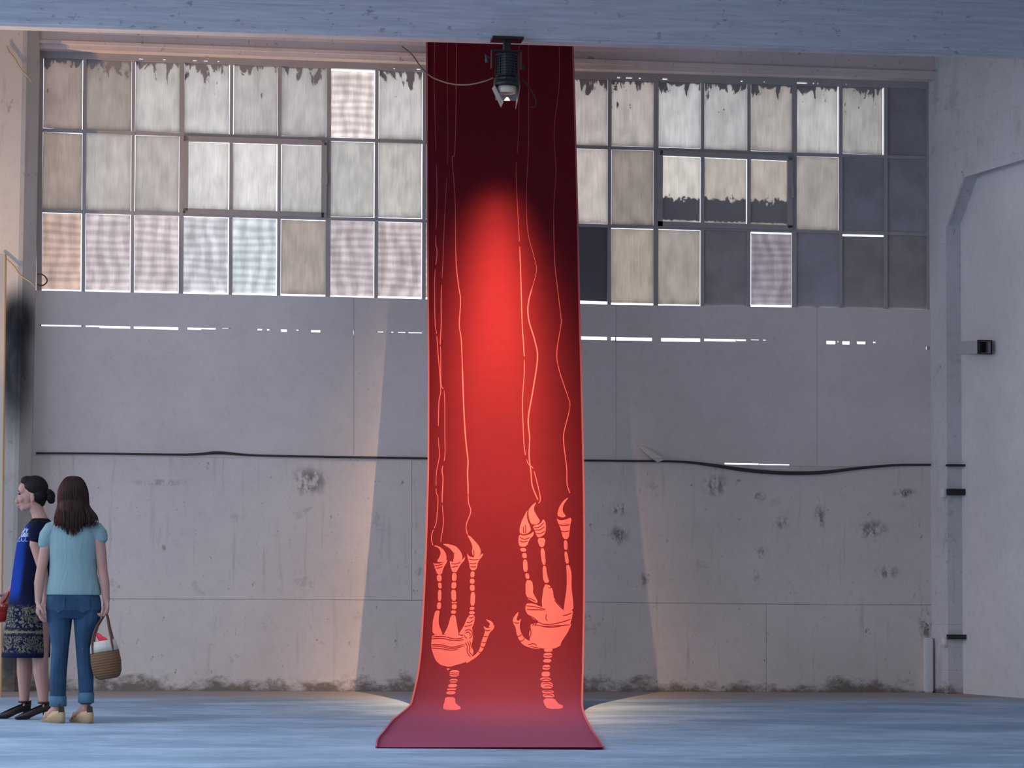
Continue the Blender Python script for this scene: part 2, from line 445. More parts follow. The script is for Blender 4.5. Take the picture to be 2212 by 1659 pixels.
def pane_mat(kind):
    s = N('pane_' + kind); P = s.obj(); G = s.gen(); g = s.sep(G)
    oi = s.n('ObjectInfo'); C = oi.outputs['Color']
    off = s.n('VectorMath', operation='ADD'); s.put(off.inputs[0], P)
    cb = s.n('CombineXYZ'); s.put(cb.inputs[0], s.math('MULTIPLY', oi.outputs['Random'], 40.0)); s.put(off.inputs[1], cb.outputs[0])
    Q = off.outputs[0]
    blot = s.noise(s.mapping(Q, (1.6, 1, 0.8)), 5, 5, 0.6)
    strk = s.noise(s.mapping(Q, (9, 1, 0.7)), 6, 4, 0.6)
    k = s.math('MULTIPLY', s.ramp(blot, 0.25, 0.75, 0.78, 1.14), s.ramp(strk, 0.25, 0.75, 0.86, 1.12))
    if kind in ('dirty', 'drip', 'half'):
        w = s.n('TexWave', wave_type='BANDS', bands_direction='X'); s.put(w.inputs['Vector'], Q)
        w.inputs['Scale'].default_value = 21; w.inputs['Distortion'].default_value = 0.6
        k = s.math('MULTIPLY', k, s.ramp(w.outputs['Fac'], 0, 1, 0.90, 1.08))
        # grime thickened along the lower rim
        rim = s.ramp(s.math('ADD', g[2], s.math('MULTIPLY', blot, 0.12)), 0.03, 0.16, 0.62, 1.0)
        k = s.math('MULTIPLY', k, rim)
    if kind == 'clear':
        w = s.n('TexWave', wave_type='BANDS', bands_direction='Z'); s.put(w.inputs['Vector'], s.mapping(Q, (0.3, 1, 1)))
        w.inputs['Scale'].default_value = 4.2; w.inputs['Distortion'].default_value = 5.0; w.inputs['Detail'].default_value = 2.5
        v = s.n('TexWave', wave_type='BANDS', bands_direction='X'); s.put(v.inputs['Vector'], Q)
        v.inputs['Scale'].default_value = 2.2; v.inputs['Distortion'].default_value = 6.0; v.inputs['Detail'].default_value = 2.0
        k = s.math('MULTIPLY', k, s.math('MULTIPLY', s.ramp(w.outputs['Fac'], 0, 1, 0.84, 1.16), s.ramp(v.outputs['Fac'], 0, 1, 0.86, 1.15)))
        ex = s.math('MINIMUM', s.math('MINIMUM', g[0], s.math('SUBTRACT', 1.0, g[0])), s.math('MINIMUM', g[2], s.math('SUBTRACT', 1.0, g[2])))
        k = s.math('MULTIPLY', k, s.ramp(s.math('ADD', ex, s.math('MULTIPLY', strk, 0.05)), 0.02, 0.12, 1.45, 1.0))
    vm = s.n('VectorMath', operation='SCALE'); s.put(vm.inputs[0], C); s.put(vm.inputs['Scale'], s.math('POWER', k, 0.5))
    tr = s.n('BsdfTranslucent'); s.put(tr.inputs[0], vm.outputs[0])
    df = s.n('BsdfPrincipled'); df.inputs['Base Color'].default_value = (0.09, 0.085, 0.08, 1); df.inputs['Roughness'].default_value = 0.45
    add = s.n('AddShader'); s.put(add.inputs[0], tr.outputs[0]); s.put(add.inputs[1], df.outputs[0])
    shader = add.outputs[0]
    if kind in ('drip', 'half'):
        pt = s.n('BsdfDiffuse'); pt.inputs[0].default_value = (0.36, 0.335, 0.33, 1)
        if kind == 'drip':
            h = s.noise(s.mapping(Q, (8, 1, 2.6)), 1.4, 5, 0.66, 0.7)
            hh = s.ramp(h, 0.44, 0.76, 0.02, 0.36)
            a = s.ramp(s.math('ADD', g[2], hh), 0.985, 1.0)
            b = s.ramp(s.noise(s.mapping(Q, (11, 1, 4.5), loc=(2, 0, 5)), 2.0, 3, 0.5), 0.68, 0.71)
            m = s.math('MAXIMUM', a, s.math('MULTIPLY', b, s.ramp(g[2], 0.45, 0.6)))
        else:
            h = s.noise(s.mapping(Q, (9, 1, 7)), 1.6, 6, 0.72)
            m = s.ramp(s.math('ADD', g[2], s.math('MULTIPLY', h, -0.55)), 0.10, 0.075)
            m2 = s.ramp(s.math('ADD', g[2], s.math('MULTIPLY', s.noise(Q, 30, 3), 0.10)), 0.075, 0.09)
            m = s.math('MULTIPLY', m, m2)
        mx = s.n('MixShader'); s.put(mx.inputs[0], m); s.put(mx.inputs[1], shader); s.put(mx.inputs[2], pt.outputs[0]); shader = mx.outputs[0]
    s.put(s.out.inputs[0], shader); return s.m
PM = {k: pane_mat(k) for k in ('dirty', 'drip', 'clear', 'half')}
def painted_pane():
    s = N('pane_painted'); oi = s.n('ObjectInfo')
    f = s.noise(s.obj(), 3, 5, 0.6)
    c = s.mix(s.ramp(f, 0.3, 0.7, 0, 0.35), oi.outputs['Color'], (0.16, 0.14, 0.135))
    return s.pbr(c, 0.7, 0, None, 0.25)
PM['solid'] = painted_pane()
# kind, sRGB as lit from behind
PANES = {
 0: [('drip', 165, 150, 145), ('drip', 160, 150, 145), ('drip', 194, 192, 191), ('drip', 202, 200, 200), ('drip', 188, 185, 185), ('drip', 184, 181, 182), ('clear', 224, 214, 212), ('drip', 202, 200, 199), ('drip', 195, 190, 188), ('drip', 190, 188, 186), ('drip', 188, 182, 180), ('drip', 184, 176, 173), ('drip', 185, 178, 175), ('drip', 198, 198, 200), ('drip', 184, 184, 186), ('drip', 176, 171, 167), ('drip', 190, 190, 191), ('drip', 166, 164, 163), ('solid', .30, .30, .33)],
 1: [('dirty', 168, 153, 144), ('dirty', 184, 179, 177), ('dirty', 178, 173, 170), ('dirty', 219, 217, 216), ('dirty', 224, 222, 221), ('dirty', 195, 192, 192), ('dirty', 189, 187, 185), ('dirty', 194, 191, 188), ('dirty', 192, 188, 185), ('dirty', 186, 182, 180), ('dirty', 190, 184, 180), ('dirty', 196, 186, 181), ('dirty', 150, 140, 134), ('half', 208, 202, 196), ('half', 184, 177, 171), ('half', 180, 172, 164), ('dirty', 164, 159, 154), ('solid', .31, .31, .35), ('solid', .33, .33, .37)],
 2: [('clear', 205, 178, 166), ('clear', 196, 186, 190), ('clear', 200, 189, 191), ('clear', 199, 199, 206), ('clear', 204, 211, 217), ('dirty', 172, 161, 152), ('clear', 190, 180, 185), ('clear', 190, 178, 180), ('clear', 190, 182, 184), ('dirty', 165, 158, 150), ('dirty', 165, 158, 150), ('solid', .13, .13, .145), ('dirty', 166, 156, 146), ('dirty', 162, 154, 147), ('solid', .36, .345, .36), ('clear', 142, 136, 146), ('solid', .37, .37, .41), ('solid', .33, .305, .31), ('solid', .33, .30, .30)]}
rp = random.Random(3)
for r in range(3):
    for c in range(19):
        kind, cr, cg, cb_ = PANES[r][c]
        hw = 3.9
        tl, tr_, br, bl = gp(c, r), gp(c + 1, r), gp(c + 1, r + 1), gp(c, r + 1)
        iL = iR = iT = iB = hw
        sash = (r == 1 and (3 <= c <= 5 or 13 <= c <= 15))
        if c in (3, 13) and r == 1: iL = 14
        if c in (5, 15) and r == 1: iR = 14
        if sash: iT, iB = 14, 12.5
        if c == 0: iL = 6
        if c == 18: iR = 6
        if r == 0: iT = 9
        if r == 2: iB = 0.5
        if kind == 'solid': gl = gr = gt = gb = -1.5
        else:
            gl = rp.choice((-1, 0.3, 0.8, 1.3)); gr = rp.choice((0.4, 1.0, 1.6, 2.0)); gt = rp.choice((-1, -1, 0.3, 0.8)); gb = rp.choice((-1, 0.3, 0.8, 1.0))
            if r == 0: gt = -1
            if r == 2: gb = rp.choice((2.2, 3.0, 3.6)); gt = rp.choice((0.3, 0.8, 1.2)); gl = rp.choice((0.6, 1.2)); gr = rp.choice((1.0, 1.6))
            if (r, c) == (0, 6): gt = 6.5; gl = 1.5
            if (r, c) == (2, 15): gt = gb = 3.0; gl = gr = 2.0; iB = 1.0
            if sash: gt = 1.0; gb = 0.6
        if (r, c) == (2, 11): gb = 6
        if (r, c) == (2, 17): gt = 3.0
        cornerspx = [(bl[0] + iL + gl, bl[1] - iB - gb), (br[0] - iR - gr, br[1] - iB - gb), (tr_[0] - iR - gr, tr_[1] + iT + gt), (tl[0] + iL + gl, tl[1] + iT + gt)]
        bm = bmesh.new()
        wall_quad(bm, cornerspx, WY - 0.003, WY + 0.003)
        o = build('pane', bm, PM[kind], window)
        if kind == 'solid': o.color = (cr * 1.3, cg * 1.24, cb_ * 1.18, 1)
        else:
            t = [max(0.005, lin(v) - 0.025) / k for v, k in zip((cr, cg, cb_), SKY)]
            o.color = (*[math.sqrt(q) for q in t], 1)      # light crosses two faces of the pane

# ------------------------------------------------------------------ lintel, beam, roof, left pier
MCONC = wall_mat('concrete_lintel', (0.76, 0.66, 0.62), 0.5)
LINB = [(60, 103), (560, 121), (916, 134), (1243, 148), (1731, 163), (2031, 172)]
def lintel():
    y0, y1 = -0.14, 0.3
    xs = [60, 560, 916, 1243, 1731, 2031]
    pts = [on_y(x, yline(LINB, x), y0) for x in xs]
    xz = [(p.x, p.z) for p in pts] + [(pts[-1].x, 7.0), (pts[0].x, 7.0)]
    bm = bmesh.new(); prism_y(bm, xz, y0, y1)
    o = tag(build('trim_1', bm, MCONC), 'grey concrete lintel running above the window band', 'lintel', kind='structure')
    # stepped drip edge below
    xz = [(p.x, p.z + .045) for p in pts] + [(pts[-1].x, pts[-1].z + .075), (pts[0].x, pts[0].z + .075)]
    bm = bmesh.new(); prism_y(bm, xz, y0 - 0.03, y0 + .01); build('drip_edge', bm, MCONC, o)
lintel()

def beam_mat():
    s = N('painted_beam'); P = s.obj()
    st = s.noise(s.mapping(P, (0.5, 1, 9)), 3.2, 6, 0.65); fine = s.noise(s.mapping(P, (1, 1, 1.6)), 8, 6, 0.72)
    c = s.mix(s.ramp(st, 0.3, 0.7), (0.47, 0.50, 0.55), (0.61, 0.64, 0.69))
    c = s.mix(s.ramp(fine, 0.60, 0.68, 0, 0.6), c, (0.16, 0.18, 0.21))
    ln = s.noise(s.mapping(P, (0.25, 1, 14)), 2.2, 3, 0.5)
    c = s.mix(s.ramp(ln, 0.66, 0.70, 0, 0.3), c, (0.22, 0.25, 0.29))
    return s.pbr(c, 0.75, 0, s.bump(s.math('ADD', st, fine), 0.35, 0.01), 0.25)
MBEAM = beam_mat()
bz = on_y(1106, 96, BEAM_Y).z
bm = bmesh.new()
x0, x1 = on_y(0, 60, BEAM_Y).x - 6, on_y(2212, 120, BEAM_Y).x + 4
z0, z1 = on_y(-200, 49, BEAM_Y), on_y(2212, 119, BEAM_Y)
sl = (z1.z - z0.z) / (z1.x - z0.x)
def beam_z(x): return z0.z + sl * (x - z0.x)
hexa(bm, [(x0, BEAM_Y, beam_z(x0)), (x1, BEAM_Y, beam_z(x1)), (x1, BEAM_Y, 6.7), (x0, BEAM_Y, 6.7)],
         [(x0, BEAM_Y + .2, beam_z(x0)), (x1, BEAM_Y + .2, beam_z(x1)), (x1, BEAM_Y + .2, 6.7), (x0, BEAM_Y + .2, 6.7)])
bmesh.ops.bevel(bm, geom=[e for e in bm.edges if all(v.co.z < 6 for v in e.verts) and abs(e.verts[0].co.x - e.verts[1].co.x) > 1], offset=0.02, segments=2, affect='EDGES')
beam = tag(build('trim_2', bm, MBEAM), 'blue-grey painted concrete beam crossing the top of the hall', 'beam', kind='structure')
zt = on_y(2212, 9, BEAM_Y - .04).z
bm = bmesh.new(); box(bm, x0, x1, BEAM_Y - 0.05, BEAM_Y + 0.02, zt, zt + 0.12); build('beam_fascia', bm, MBEAM, beam)
MROOF = plain('roof_slab', (0.5, 0.48, 0.46), 0.9)
HX0, HX1 = X(0, 300) - 4, X(2212, 300) + 7
SKX0, SKX1, SKY0, SKY1 = HX0 + 0.6, -2.5, -14.5, -8.0          # unseen roof opening, placed and sized for the daylight it lets in
ceil = tag(empty('ceiling'), 'flat grey concrete roof slab with an added opening that lets daylight in before the beam', 'ceiling', kind='structure')
for a in ((HX0, HX1, SKY1, 0.4), (HX0, HX1, ROOF_Y, SKY0), (HX0, SKX0, SKY0, SKY1), (SKX1, HX1, SKY0, SKY1)):
    bm = bmesh.new(); box(bm, a[0], a[1], a[2], a[3], 6.7, 6.9); build('roof_slab', bm, MROOF, ceil)
# unseen far left side; wall and gateway placed to steer daylight
ML = wall_mat('side_wall_paint', (0.6, 0.57, 0.54), 0.2, 0.1)
ws = tag(empty('wall_far_left'), 'unseen pale side wall left of the picture, its gateway sized to admit daylight', 'wall', kind='structure')
for y0, y1, z0_, z1_ in ((-30, -17, -.1, 6.7), (-17, -1.6, 5.0, 6.7), (-1.6, 0.35, -.1, 6.7)):
    bm = bmesh.new(); box(bm, HX0 - .25, HX0, y0, y1, z0_, z1_); build('wall_part', bm, ML, ws)

bm = bmesh.new(); box(bm, HX0 - .25, HX1, -30.3, -30.0, -.1, 6.7)  # unseen wall added to reduce light from the front
tag(build('added_wall_front', bm, ML), 'pale end wall added behind the viewer to cut frontal light', 'wall', kind='structure')

def mk(px, py, rpx, rpy, k, y):
    p = on_y(px, py, y); u = -CAM.y / F_PX
    return (p.x, p.z, rpx * u, rpy * u, k)
MPIER = wall_mat('pier_plaster', (0.62, 0.585, 0.54), 0.4, 0.3, (), [mk(38, 692, 60, 95, 1.0, -.3), mk(34, 800, 58, 200, 0.95, -.3), mk(20, 1420, 40, 100, 0.9, -.3)])
xr = on_y(76, 560, -0.22).x
bm = bmesh.new()
for pts in [[(xr - 1.6, 0.3), (xr - 1.6, -0.34), (xr - 0.15, -0.34), (xr - .11, -0.33), (xr - 0.01, -0.2), (xr, -0.18), (xr, 0.3)]]:
    lo = [bm.verts.new((x, y, -0.1)) for x, y in pts]; hi = [bm.verts.new((x, y, 7.0)) for x, y in pts]
    bm.faces.new(lo[::-1]); bm.faces.new(hi)
    for i in range(len(pts)):
        j = (i + 1) % len(pts); bm.faces.new([lo[i], lo[j], hi[j], hi[i]])
tag(build('wall_left', bm, MPIER), 'rough plastered pier at the left with a black soot mark', 'pier', kind='structure')

# pale board standing in front of the pier at the frame's left edge
MBOARD = plain('pale_board', (0.62, 0.50, 0.40), 0.8, 0, 0.1, 6)
a = on_y(11, 548, -1.6); b = on_y(3, 1255, -1.6)
bm = bmesh.new()
dx = (a.x - b.x) / (a.z - b.z)
xb = b.x - dx * b.z
hexa(bm, [(xb - .5, -1.6, 0), (xb, -1.6, 0), (a.x, -1.6, a.z), (a.x - .5, -1.6, a.z)], [(xb - .5, -1.56, 0), (xb, -1.56, 0), (a.x, -1.56, a.z), (a.x - .5, -1.56, a.z)])
bo = empty('display_board'); tag(bo, 'tall pale salmon board cut by the left edge of the picture', 'board')
build('board_sheet', bm, MBOARD, bo)
bm = bmesh.new(); hexa(bm, [(xb, -1.603, 0), (xb + .012, -1.603, 0), (a.x + .012, -1.603, a.z), (a.x, -1.603, a.z)], [(xb, -1.557, 0), (xb + .012, -1.557, 0), (a.x + .012, -1.557, a.z), (a.x, -1.557, a.z)])
build('edge_strip', bm, plain('timber_edge', (0.45, 0.24, 0.08), 0.7), bo)

# ------------------------------------------------------------------ right wall with bricked-up doorway
corner = on_y(2009, 700, 0.0)
ang = math.radians(10.8)
UD = Vector((math.sin(ang), -math.cos(ang), 0))           # along the wall, towards the camera
ND = Vector((-math.cos(ang), -math.sin(ang), 0))          # into the room
P0 = Vector((corner.x, 0, 0))
def rw(px, py, off=0.0):
    p = on_plane(px, py, P0 + ND * off, ND); return (p - P0).dot(UD), p.z
def rp3(u, z, off=0.0): return P0 + UD * u + ND * off + Vector((0, 0, z))
MRW = wall_mat('right_wall_paint', (0.69, 0.675, 0.67), 0.35, 0.1, brick=UD)
u1, zc1 = rw(2043, 483); u2, zc2 = rw(2082, 376); u3, zc3 = rw(2212, 334)
uend = 14.0
zc3 = zc2 = (zc2 + zc3) / 2 if abs(zc2 - zc3) < .4 else zc2
prof = [(-0.02, 7.0), (-0.02, -0.1), (u1, -0.1), (u1, zc1), (u2, zc2), (u2 + 4.2, zc2), (u2 + 4.2 + (u2 - u1), zc1), (u2 + 4.2 + (u2 - u1), -0.1), (uend, -0.1), (uend, 7.0)]
REC = 0.16
def rprism(bm, uz, o0, o1):
    f = [bm.verts.new(rp3(u, z, o0)) for u, z in uz]; b = [bm.verts.new(rp3(u, z, o1)) for u, z in uz]
    bm.faces.new(f); bm.faces.new(b[::-1])
    for i in range(len(uz)):
        j = (i + 1) % len(uz); bm.faces.new([f[j], f[i], b[i], b[j]])
bm = bmesh.new(); rprism(bm, prof, 0.0, -REC)
wr = tag(build('wall_right', bm, MRW), 'white painted brick side wall with a chamfer-headed doorway on the right', 'wall', kind='structure')
bm = bmesh.new(); rprism(bm, [(0.0, -.1), (uend, -.1), (uend, 7), (0.0, 7)], -REC, -REC - .15)
MDOOR = wall_mat('door_infill_paint', (0.80, 0.775, 0.755), 0.08)
dr = tag(build('door_1', bm, MDOOR), 'smooth pale infill closing the doorway in the right wall', 'door', kind='structure')
# painted trim band round the doorway head
for (ua, za), (ub, zb) in (((u1, zc1), (u2, zc2)), ((u2, zc2), (u2 + 4.2, zc2))):
    A, B = rp3(ua, za, 0.012), rp3(ub, zb, 0.012); t = (B - A).normalized(); s_ = t.cross(ND).normalized() * 0.04
    bm = bmesh.new(); hexa(bm, [A - s_, B - s_, B + s_, A + s_], [p - ND * 0.02 for p in (A - s_, B - s_, B + s_, A + s_)]); build('door_head_trim', bm, MRW, wr)
# old hinge straps across the jamb and the socket tube
MDARK = plain('rusted_iron', (0.045, 0.04, 0.038), 0.75, 0.3)
for py, hgt in ((1376, .045), (1062, .06), (1004, .02)):
    z = rw(2060, py)[1]
    bm = bmesh.new()
    c0 = rp3(u1 - .012, z, 0.01)
    hexa(bm, [c0 + Vector((0, 0, -hgt / 2)), rp3(u1 + .03, z - hgt / 2, -REC * .98) , rp3(u1 + .03, z + hgt / 2, -REC * .98), c0 + Vector((0, 0, hgt / 2))],
         [rp3(u1 + .05, z - hgt / 2, 0.01), rp3(u1 + .08, z - hgt / 2, -REC * .98), rp3(u1 + .08, z + hgt / 2, -REC * .98), rp3(u1 + .05, z + hgt / 2, 0.01)])
    build('hinge_strap', bm, MDARK, dr)
MSTEEL = plain('painted_tube', (0.47, 0.46, 0.47), 0.6)
c = on_plane(2083, 752, P0 - ND * 0.05, ND); e = on_plane(2128, 750, P0 - ND * 0.05, ND)
axis = (e - c).normalized(); L = (e - c).length; hw = .062
br = empty('wall_bracket', c); tag(br, 'short grey square tube bracket with open dark end on the door jamb', 'bracket')
def tubebox(bm, l0, l1, h, t):
    up = Vector((0, 0, 1)); sd = axis.cross(up).normalized()
    for a0, a1, b0, b1 in ((-h, h, -h, -h + t), (-h, h, h - t, h), (-h, -h + t, -h + t, h - t), (h - t, h, -h + t, h - t)):
        q = [sd * a0 + up * b0, sd * a1 + up * b0, sd * a1 + up * b1, sd * a0 + up * b1]
        hexa(bm, [axis * l0 + k for k in q], [axis * l1 + k for k in q])
bm = bmesh.new(); tubebox(bm, 0, L, hw, .008); build('tube', bm, MSTEEL, br)
bm = bmesh.new(); tubebox(bm, L - .03, L + .015, hw + .006, .01); build('end_collar', bm, MDARK, br)
bm = bmesh.new(); up = Vector((0, 0, 1)); sd = axis.cross(up).normalized()
hexa(bm, [axis * (L - .1) + sd * a + up * b for a, b in ((-.055, -.055), (.055, -.055), (.055, .055), (-.055, .055))], [axis * (L - .09) + sd * a + up * b for a, b in ((-.055, -.055), (.055, -.055), (.055, .055), (-.055, .055))])
build('plug', bm, MDARK, br)
# stub of old plaster in the corner and round hinge knuckles
pa, pb_ = on_y(2001, 1440, -.1), on_y(2017, 1440, -.1)
bm = bmesh.new(); box(bm, pa.x, pb_.x, -.1, 0.02, 0, on_y(2010, 1378, -.1).z)
bmesh.ops.bevel(bm, geom=list(bm.edges), offset=.012, segments=2, affect='EDGES'); build('corner_stub', bm, MDOOR, wr)
for px, py in ((2036, 1066), (2036, 1386)):
    u_, z_ = rw(px, py); c_ = rp3(u1 - .03, z_, 0.02)
    bm = bmesh.new(); tube(bm, [c_ - Vector((0, 0, .045)), c_ + Vector((0, 0, .045))], .035, 12); build('hinge_knuckle', bm, MDOOR, dr, True)

# ------------------------------------------------------------------ dark strip along the ledge, cables
MRUB = plain('dark_rubber', (0.055, 0.047, 0.043), 0.8)
pts = [(78, 979), (200, 979.5), (400, 982), (470, 978), (540, 983), (640, 985.5), (920, 990), (1300, 995), (1420, 996), (1480, 998), (1540, 1005), (1600, 1014),
       (1660, 1020), (1720, 1022), (1780, 1020), (1850, 1012), (1930, 1005), (2010, 1004)]
rad = [.010, .009, .010, .015, .010, .010, .010, .010, .010, .011, .015, .018, .018, .018, .017, .014, .011, .010]
bm = bmesh.new(); P3 = spline([on_y(x, y, -0.03) for x, y in pts], 5); RR = list(np.interp(np.linspace(0, 1, len(P3)), np.linspace(0, 1, len(rad)), rad))
tube(bm, P3, RR, 8)
tag(build('sealing_strip', bm, MRUB, None, True), 'dark rubber strip along the wall ledge, sagging at its right end', 'strip')
def cable(name, pts, r, mat, label, cat='cable'):
    bm = bmesh.new(); tube(bm, spline(pts, 6), r, 6); o = build(name, bm, mat, None, True); tag(o, label, cat); return o
MCORD = plain('pale_cord', (0.42, 0.34, 0.22), 0.8)
MCAB = plain('black_cable', (0.03, 0.028, 0.03), 0.6)
cable('cord', [on_y(x, y, -0.36) for x, y in ((14, 99), (20, 112), (33, 128), (38, 138), (46, 150), (58, 163), (70, 178))], 0.006, MCORD, 'thin frayed cord hanging at the top of the left pier')
cable('cord', [on_y(x, y, -0.36) for x, y in ((0, 548), (14, 560), (30, 575), (42, 592), (58, 604), (70, 612), (76, 620))], 0.006, MCORD, 'thin pale cord slanting across the pier above the soot mark')
cable('wire_loop', [on_y(x, y, -0.06) for x, y in ((80, 593), (88, 592), (97, 597), (102, 606), (97, 614), (88, 617), (80, 613))], 0.007, plain('wire', (0.16, 0.12, 0.1), 0.6), 'small wire loop at the lower left corner of the window', 'wire')
# peeling flap on the right sheets
def flap():
    g = [[on_y(*p) for p in row] for row in (((1376, 962), (1392, 965)), ((1388, 975), (1410, 978)), ((1402, 988), (1428, 990)), ((1418, 999), (1440, 992)))]
    offs = [-.015, -.04, -.07, -.05]; bm = bmesh.new(); V = []
    for row, o in zip(g, offs): V.append([bm.verts.new((p.x, o - .01 * k, p.z)) for k, p in enumerate(row)])
    W = [[bm.verts.new(v.co + Vector((0, .004, 0))) for v in r] for r in V]
    for i in range(3):
        bm.faces.new([V[i][0], V[i + 1][0], V[i + 1][1], V[i][1]]); bm.faces.new([W[i][0], W[i][1], W[i + 1][1], W[i + 1][0]])
        for k in (0, 1): bm.faces.new([V[i][k], W[i][k], W[i + 1][k], V[i + 1][k]])
    build('peeling_flap', bm, MPANEL, wall_back)
flap()

# ------------------------------------------------------------------ the hanging carpet
BY = [40, 95, 300, 500, 650, 800, 1000, 1100, 1200, 1300, 1400, 1450, 1490, 1510, 1522, 1532, 1542, 1556, 1580, 1601, 1614]
BL = [920, 921, 922, 923, 924, 925, 924.5, 922, 919, 914.5, 908.5, 903, 895, 890, 886.5, 877, 865, 848, 829, 813.5, 812]
BR = [1236, 1238, 1244, 1249, 1252, 1256, 1260.5, 1262, 1262.5, 1262, 1260.5, 1259.5, 1258.5, 1258, 1258.2, 1259.5, 1262.5, 1268, 1281, 1296, 1304]
CARPET_W = 1.383
def pchip(xs, ys):
    xs = np.array(xs, float); ys = np.array(ys, float); h = np.diff(xs); dl = np.diff(ys) / h; m = np.zeros(len(xs))
    for i in range(1, len(xs) - 1):
        if dl[i - 1] * dl[i] > 0:
            w1 = 2 * h[i] + h[i - 1]; w2 = h[i] + 2 * h[i - 1]; m[i] = (w1 + w2) / (w1 / dl[i - 1] + w2 / dl[i])
    m[0], m[-1] = dl[0], dl[-1]
    def f(x):
        i = int(min(max(np.searchsorted(xs, x) - 1, 0), len(xs) - 2)); t = (x - xs[i]) / h[i]
        return (ys[i] * (1 + 2 * t) * (1 - t) ** 2 + m[i] * h[i] * t * (1 - t) ** 2 + ys[i + 1] * t * t * (3 - 2 * t) + m[i + 1] * h[i] * t * t * (t - 1))
    return f
fL, fR = pchip(BY, BL), pchip(BY, BR)
# depth of the hanging run, then the part lying on the floor
HY = [40, 95, 300, 500, 650, 800, 1000, 1100, 1200, 1300, 1400, 1450, 1490, 1510]
HD = [26.12, 26.05, 25.78, 25.48, 25.28, 25.05, 24.68, 24.42, 24.15, 23.83, 23.38, 23.06, 22.70, 22.45]
for y in (1522, 1532, 1542, 1556, 1580, 1601, 1614):
    p = on_floor(CXP, y, 0.012); HY.append(y); HD.append((p - CAM).dot(FH))
HD[14] = 22.22; HD[15] = 21.93; HD[16] = min(HD[16], 21.45)
fD = pchip(HY, HD)
def BP(px, py, off=0.0):
    p = on_depth(px, py, fD(py))
    if off:
        a = on_depth(px, py - 2, fD(py - 2)); b = on_depth(px, py + 2, fD(py + 2))
        n = (b - a).cross(RH).normalized()
        if n.dot(CAM - p) < 0: n = -n
        p = p + n * off
    return p
def carpet_mat(name, c1, c2, sheen=0.4):
    s = N(name); P = s.obj()
    f = s.noise(P, 60, 4, 0.6); g = s.noise(s.mapping(P, (1, 1, 3)), 5, 3)
    c = s.mix(f, c1, c2); c = s.mix(s.ramp(g, 0.3, 0.7, 0, 0.15), c, tuple(x * 0.7 for x in c1))
    return s.pbr(c, 0.95, 0, s.bump(f, 0.3, 0.004), 0.1, Sheen_Weight=sheen, Sheen_Roughness=0.45, Sheen_Tint=(0.95, 0.26, 0.45, 1))
MRED = carpet_mat('red_carpet', (0.085, 0.0048, 0.0085), (0.11, 0.0066, 0.011))
MEDGE = carpet_mat('carpet_edge', (0.34, 0.085, 0.095), (0.42, 0.12, 0.125))
MPRINT = carpet_mat('salmon_print', (0.46, 0.085, 0.085), (0.54, 0.11, 0.105))
MLINE = carpet_mat('print_line', (0.12, 0.006, 0.011), (0.14, 0.008, 0.013))
carpet = tag(empty('carpet_banner', on_floor(1058, 1560)), 'long red carpet hung from the beam and curling onto the floor', 'carpet')
cinv = Matrix.Translation(-carpet.location)
ys = list(np.linspace(40, 1480, 145)) + list(np.linspace(1485, 1614, 44))
def strip_mesh(name, fa, fb, cols, mat, t0, t1):
    bm = bmesh.new(); A, B = [], []
    for y in ys:
        a, b = fa(y), fb(y); r1, r2 = [], []
        for k in range(cols + 1):
            x = a + (b - a) * k / cols
            r1.append(bm.verts.new(cinv @ BP(x, y, t0))); r2.append(bm.verts.new(cinv @ BP(x, y, t1)))
        A.append(r1); B.append(r2)
    for i in range(len(ys) - 1):
        for k in range(cols):
            bm.faces.new([A[i][k], A[i + 1][k], A[i + 1][k + 1], A[i][k + 1]]); bm.faces.new([B[i][k], B[i][k + 1], B[i + 1][k + 1], B[i + 1][k]])
    D = lambda v: bm.verts.new(v.co)                       # rim faces keep their own vertices so the edge stays crisp
    for i in range(len(ys) - 1):
        for k in (0, cols): bm.faces.new([D(A[i][k]), D(B[i][k]), D(B[i + 1][k]), D(A[i + 1][k])])
    for k in range(cols):
        for i in (0, -1): bm.faces.new([D(A[i][k]), D(A[i][k + 1]), D(B[i][k + 1]), D(B[i][k])])
    o = build(name, bm, mat, carpet, True)
    return o
strip_mesh('carpet_body', fL, fR, 10, MRED, 0.0, -0.010)
strip_mesh('edge_binding', lambda y: fL(y) - 1.0, lambda y: fL(y) + 2.6, 1, MEDGE, 0.006, -0.012)
strip_mesh('edge_binding', lambda y: fR(y) - 2.6, lambda y: fR(y) + 1.2, 1, MEDGE, 0.006, -0.012)

def z6(p): return (880 + p[0] / 5.183, 1060 + p[1] / 5.183)
def z7(p): return (780 + p[0] / 3.95, 1320 + p[1] / 3.95)
def smooth_poly(pts, n=3):
    P = [Vector((*p, 0)) for p in pts]; m = len(P); out = []
    for i in range(m):
        p0, p1, p2, p3 = P[i - 1], P[i], P[(i + 1) % m], P[(i + 2) % m]
        for k in range(n):
            t = k / n
            q = 0.5 * ((2 * p1) + (p2 - p0) * t * .7 + (2 * p0 - 5 * p1 + 4 * p2 - p3) * t * t * .7 + (3 * p1 - p0 - 3 * p2 + p3) * t ** 3 * .7) if False else p1.lerp(p2, t)
            out.append((q.x, q.y))
    # one corner-cutting pass softens the drawing
    r = []
    for i in range(m):
        a, b = Vector(pts[i]), Vector(pts[(i + 1) % m]); r += [tuple(a.lerp(b, .22)), tuple(a.lerp(b, .78))]
    return r
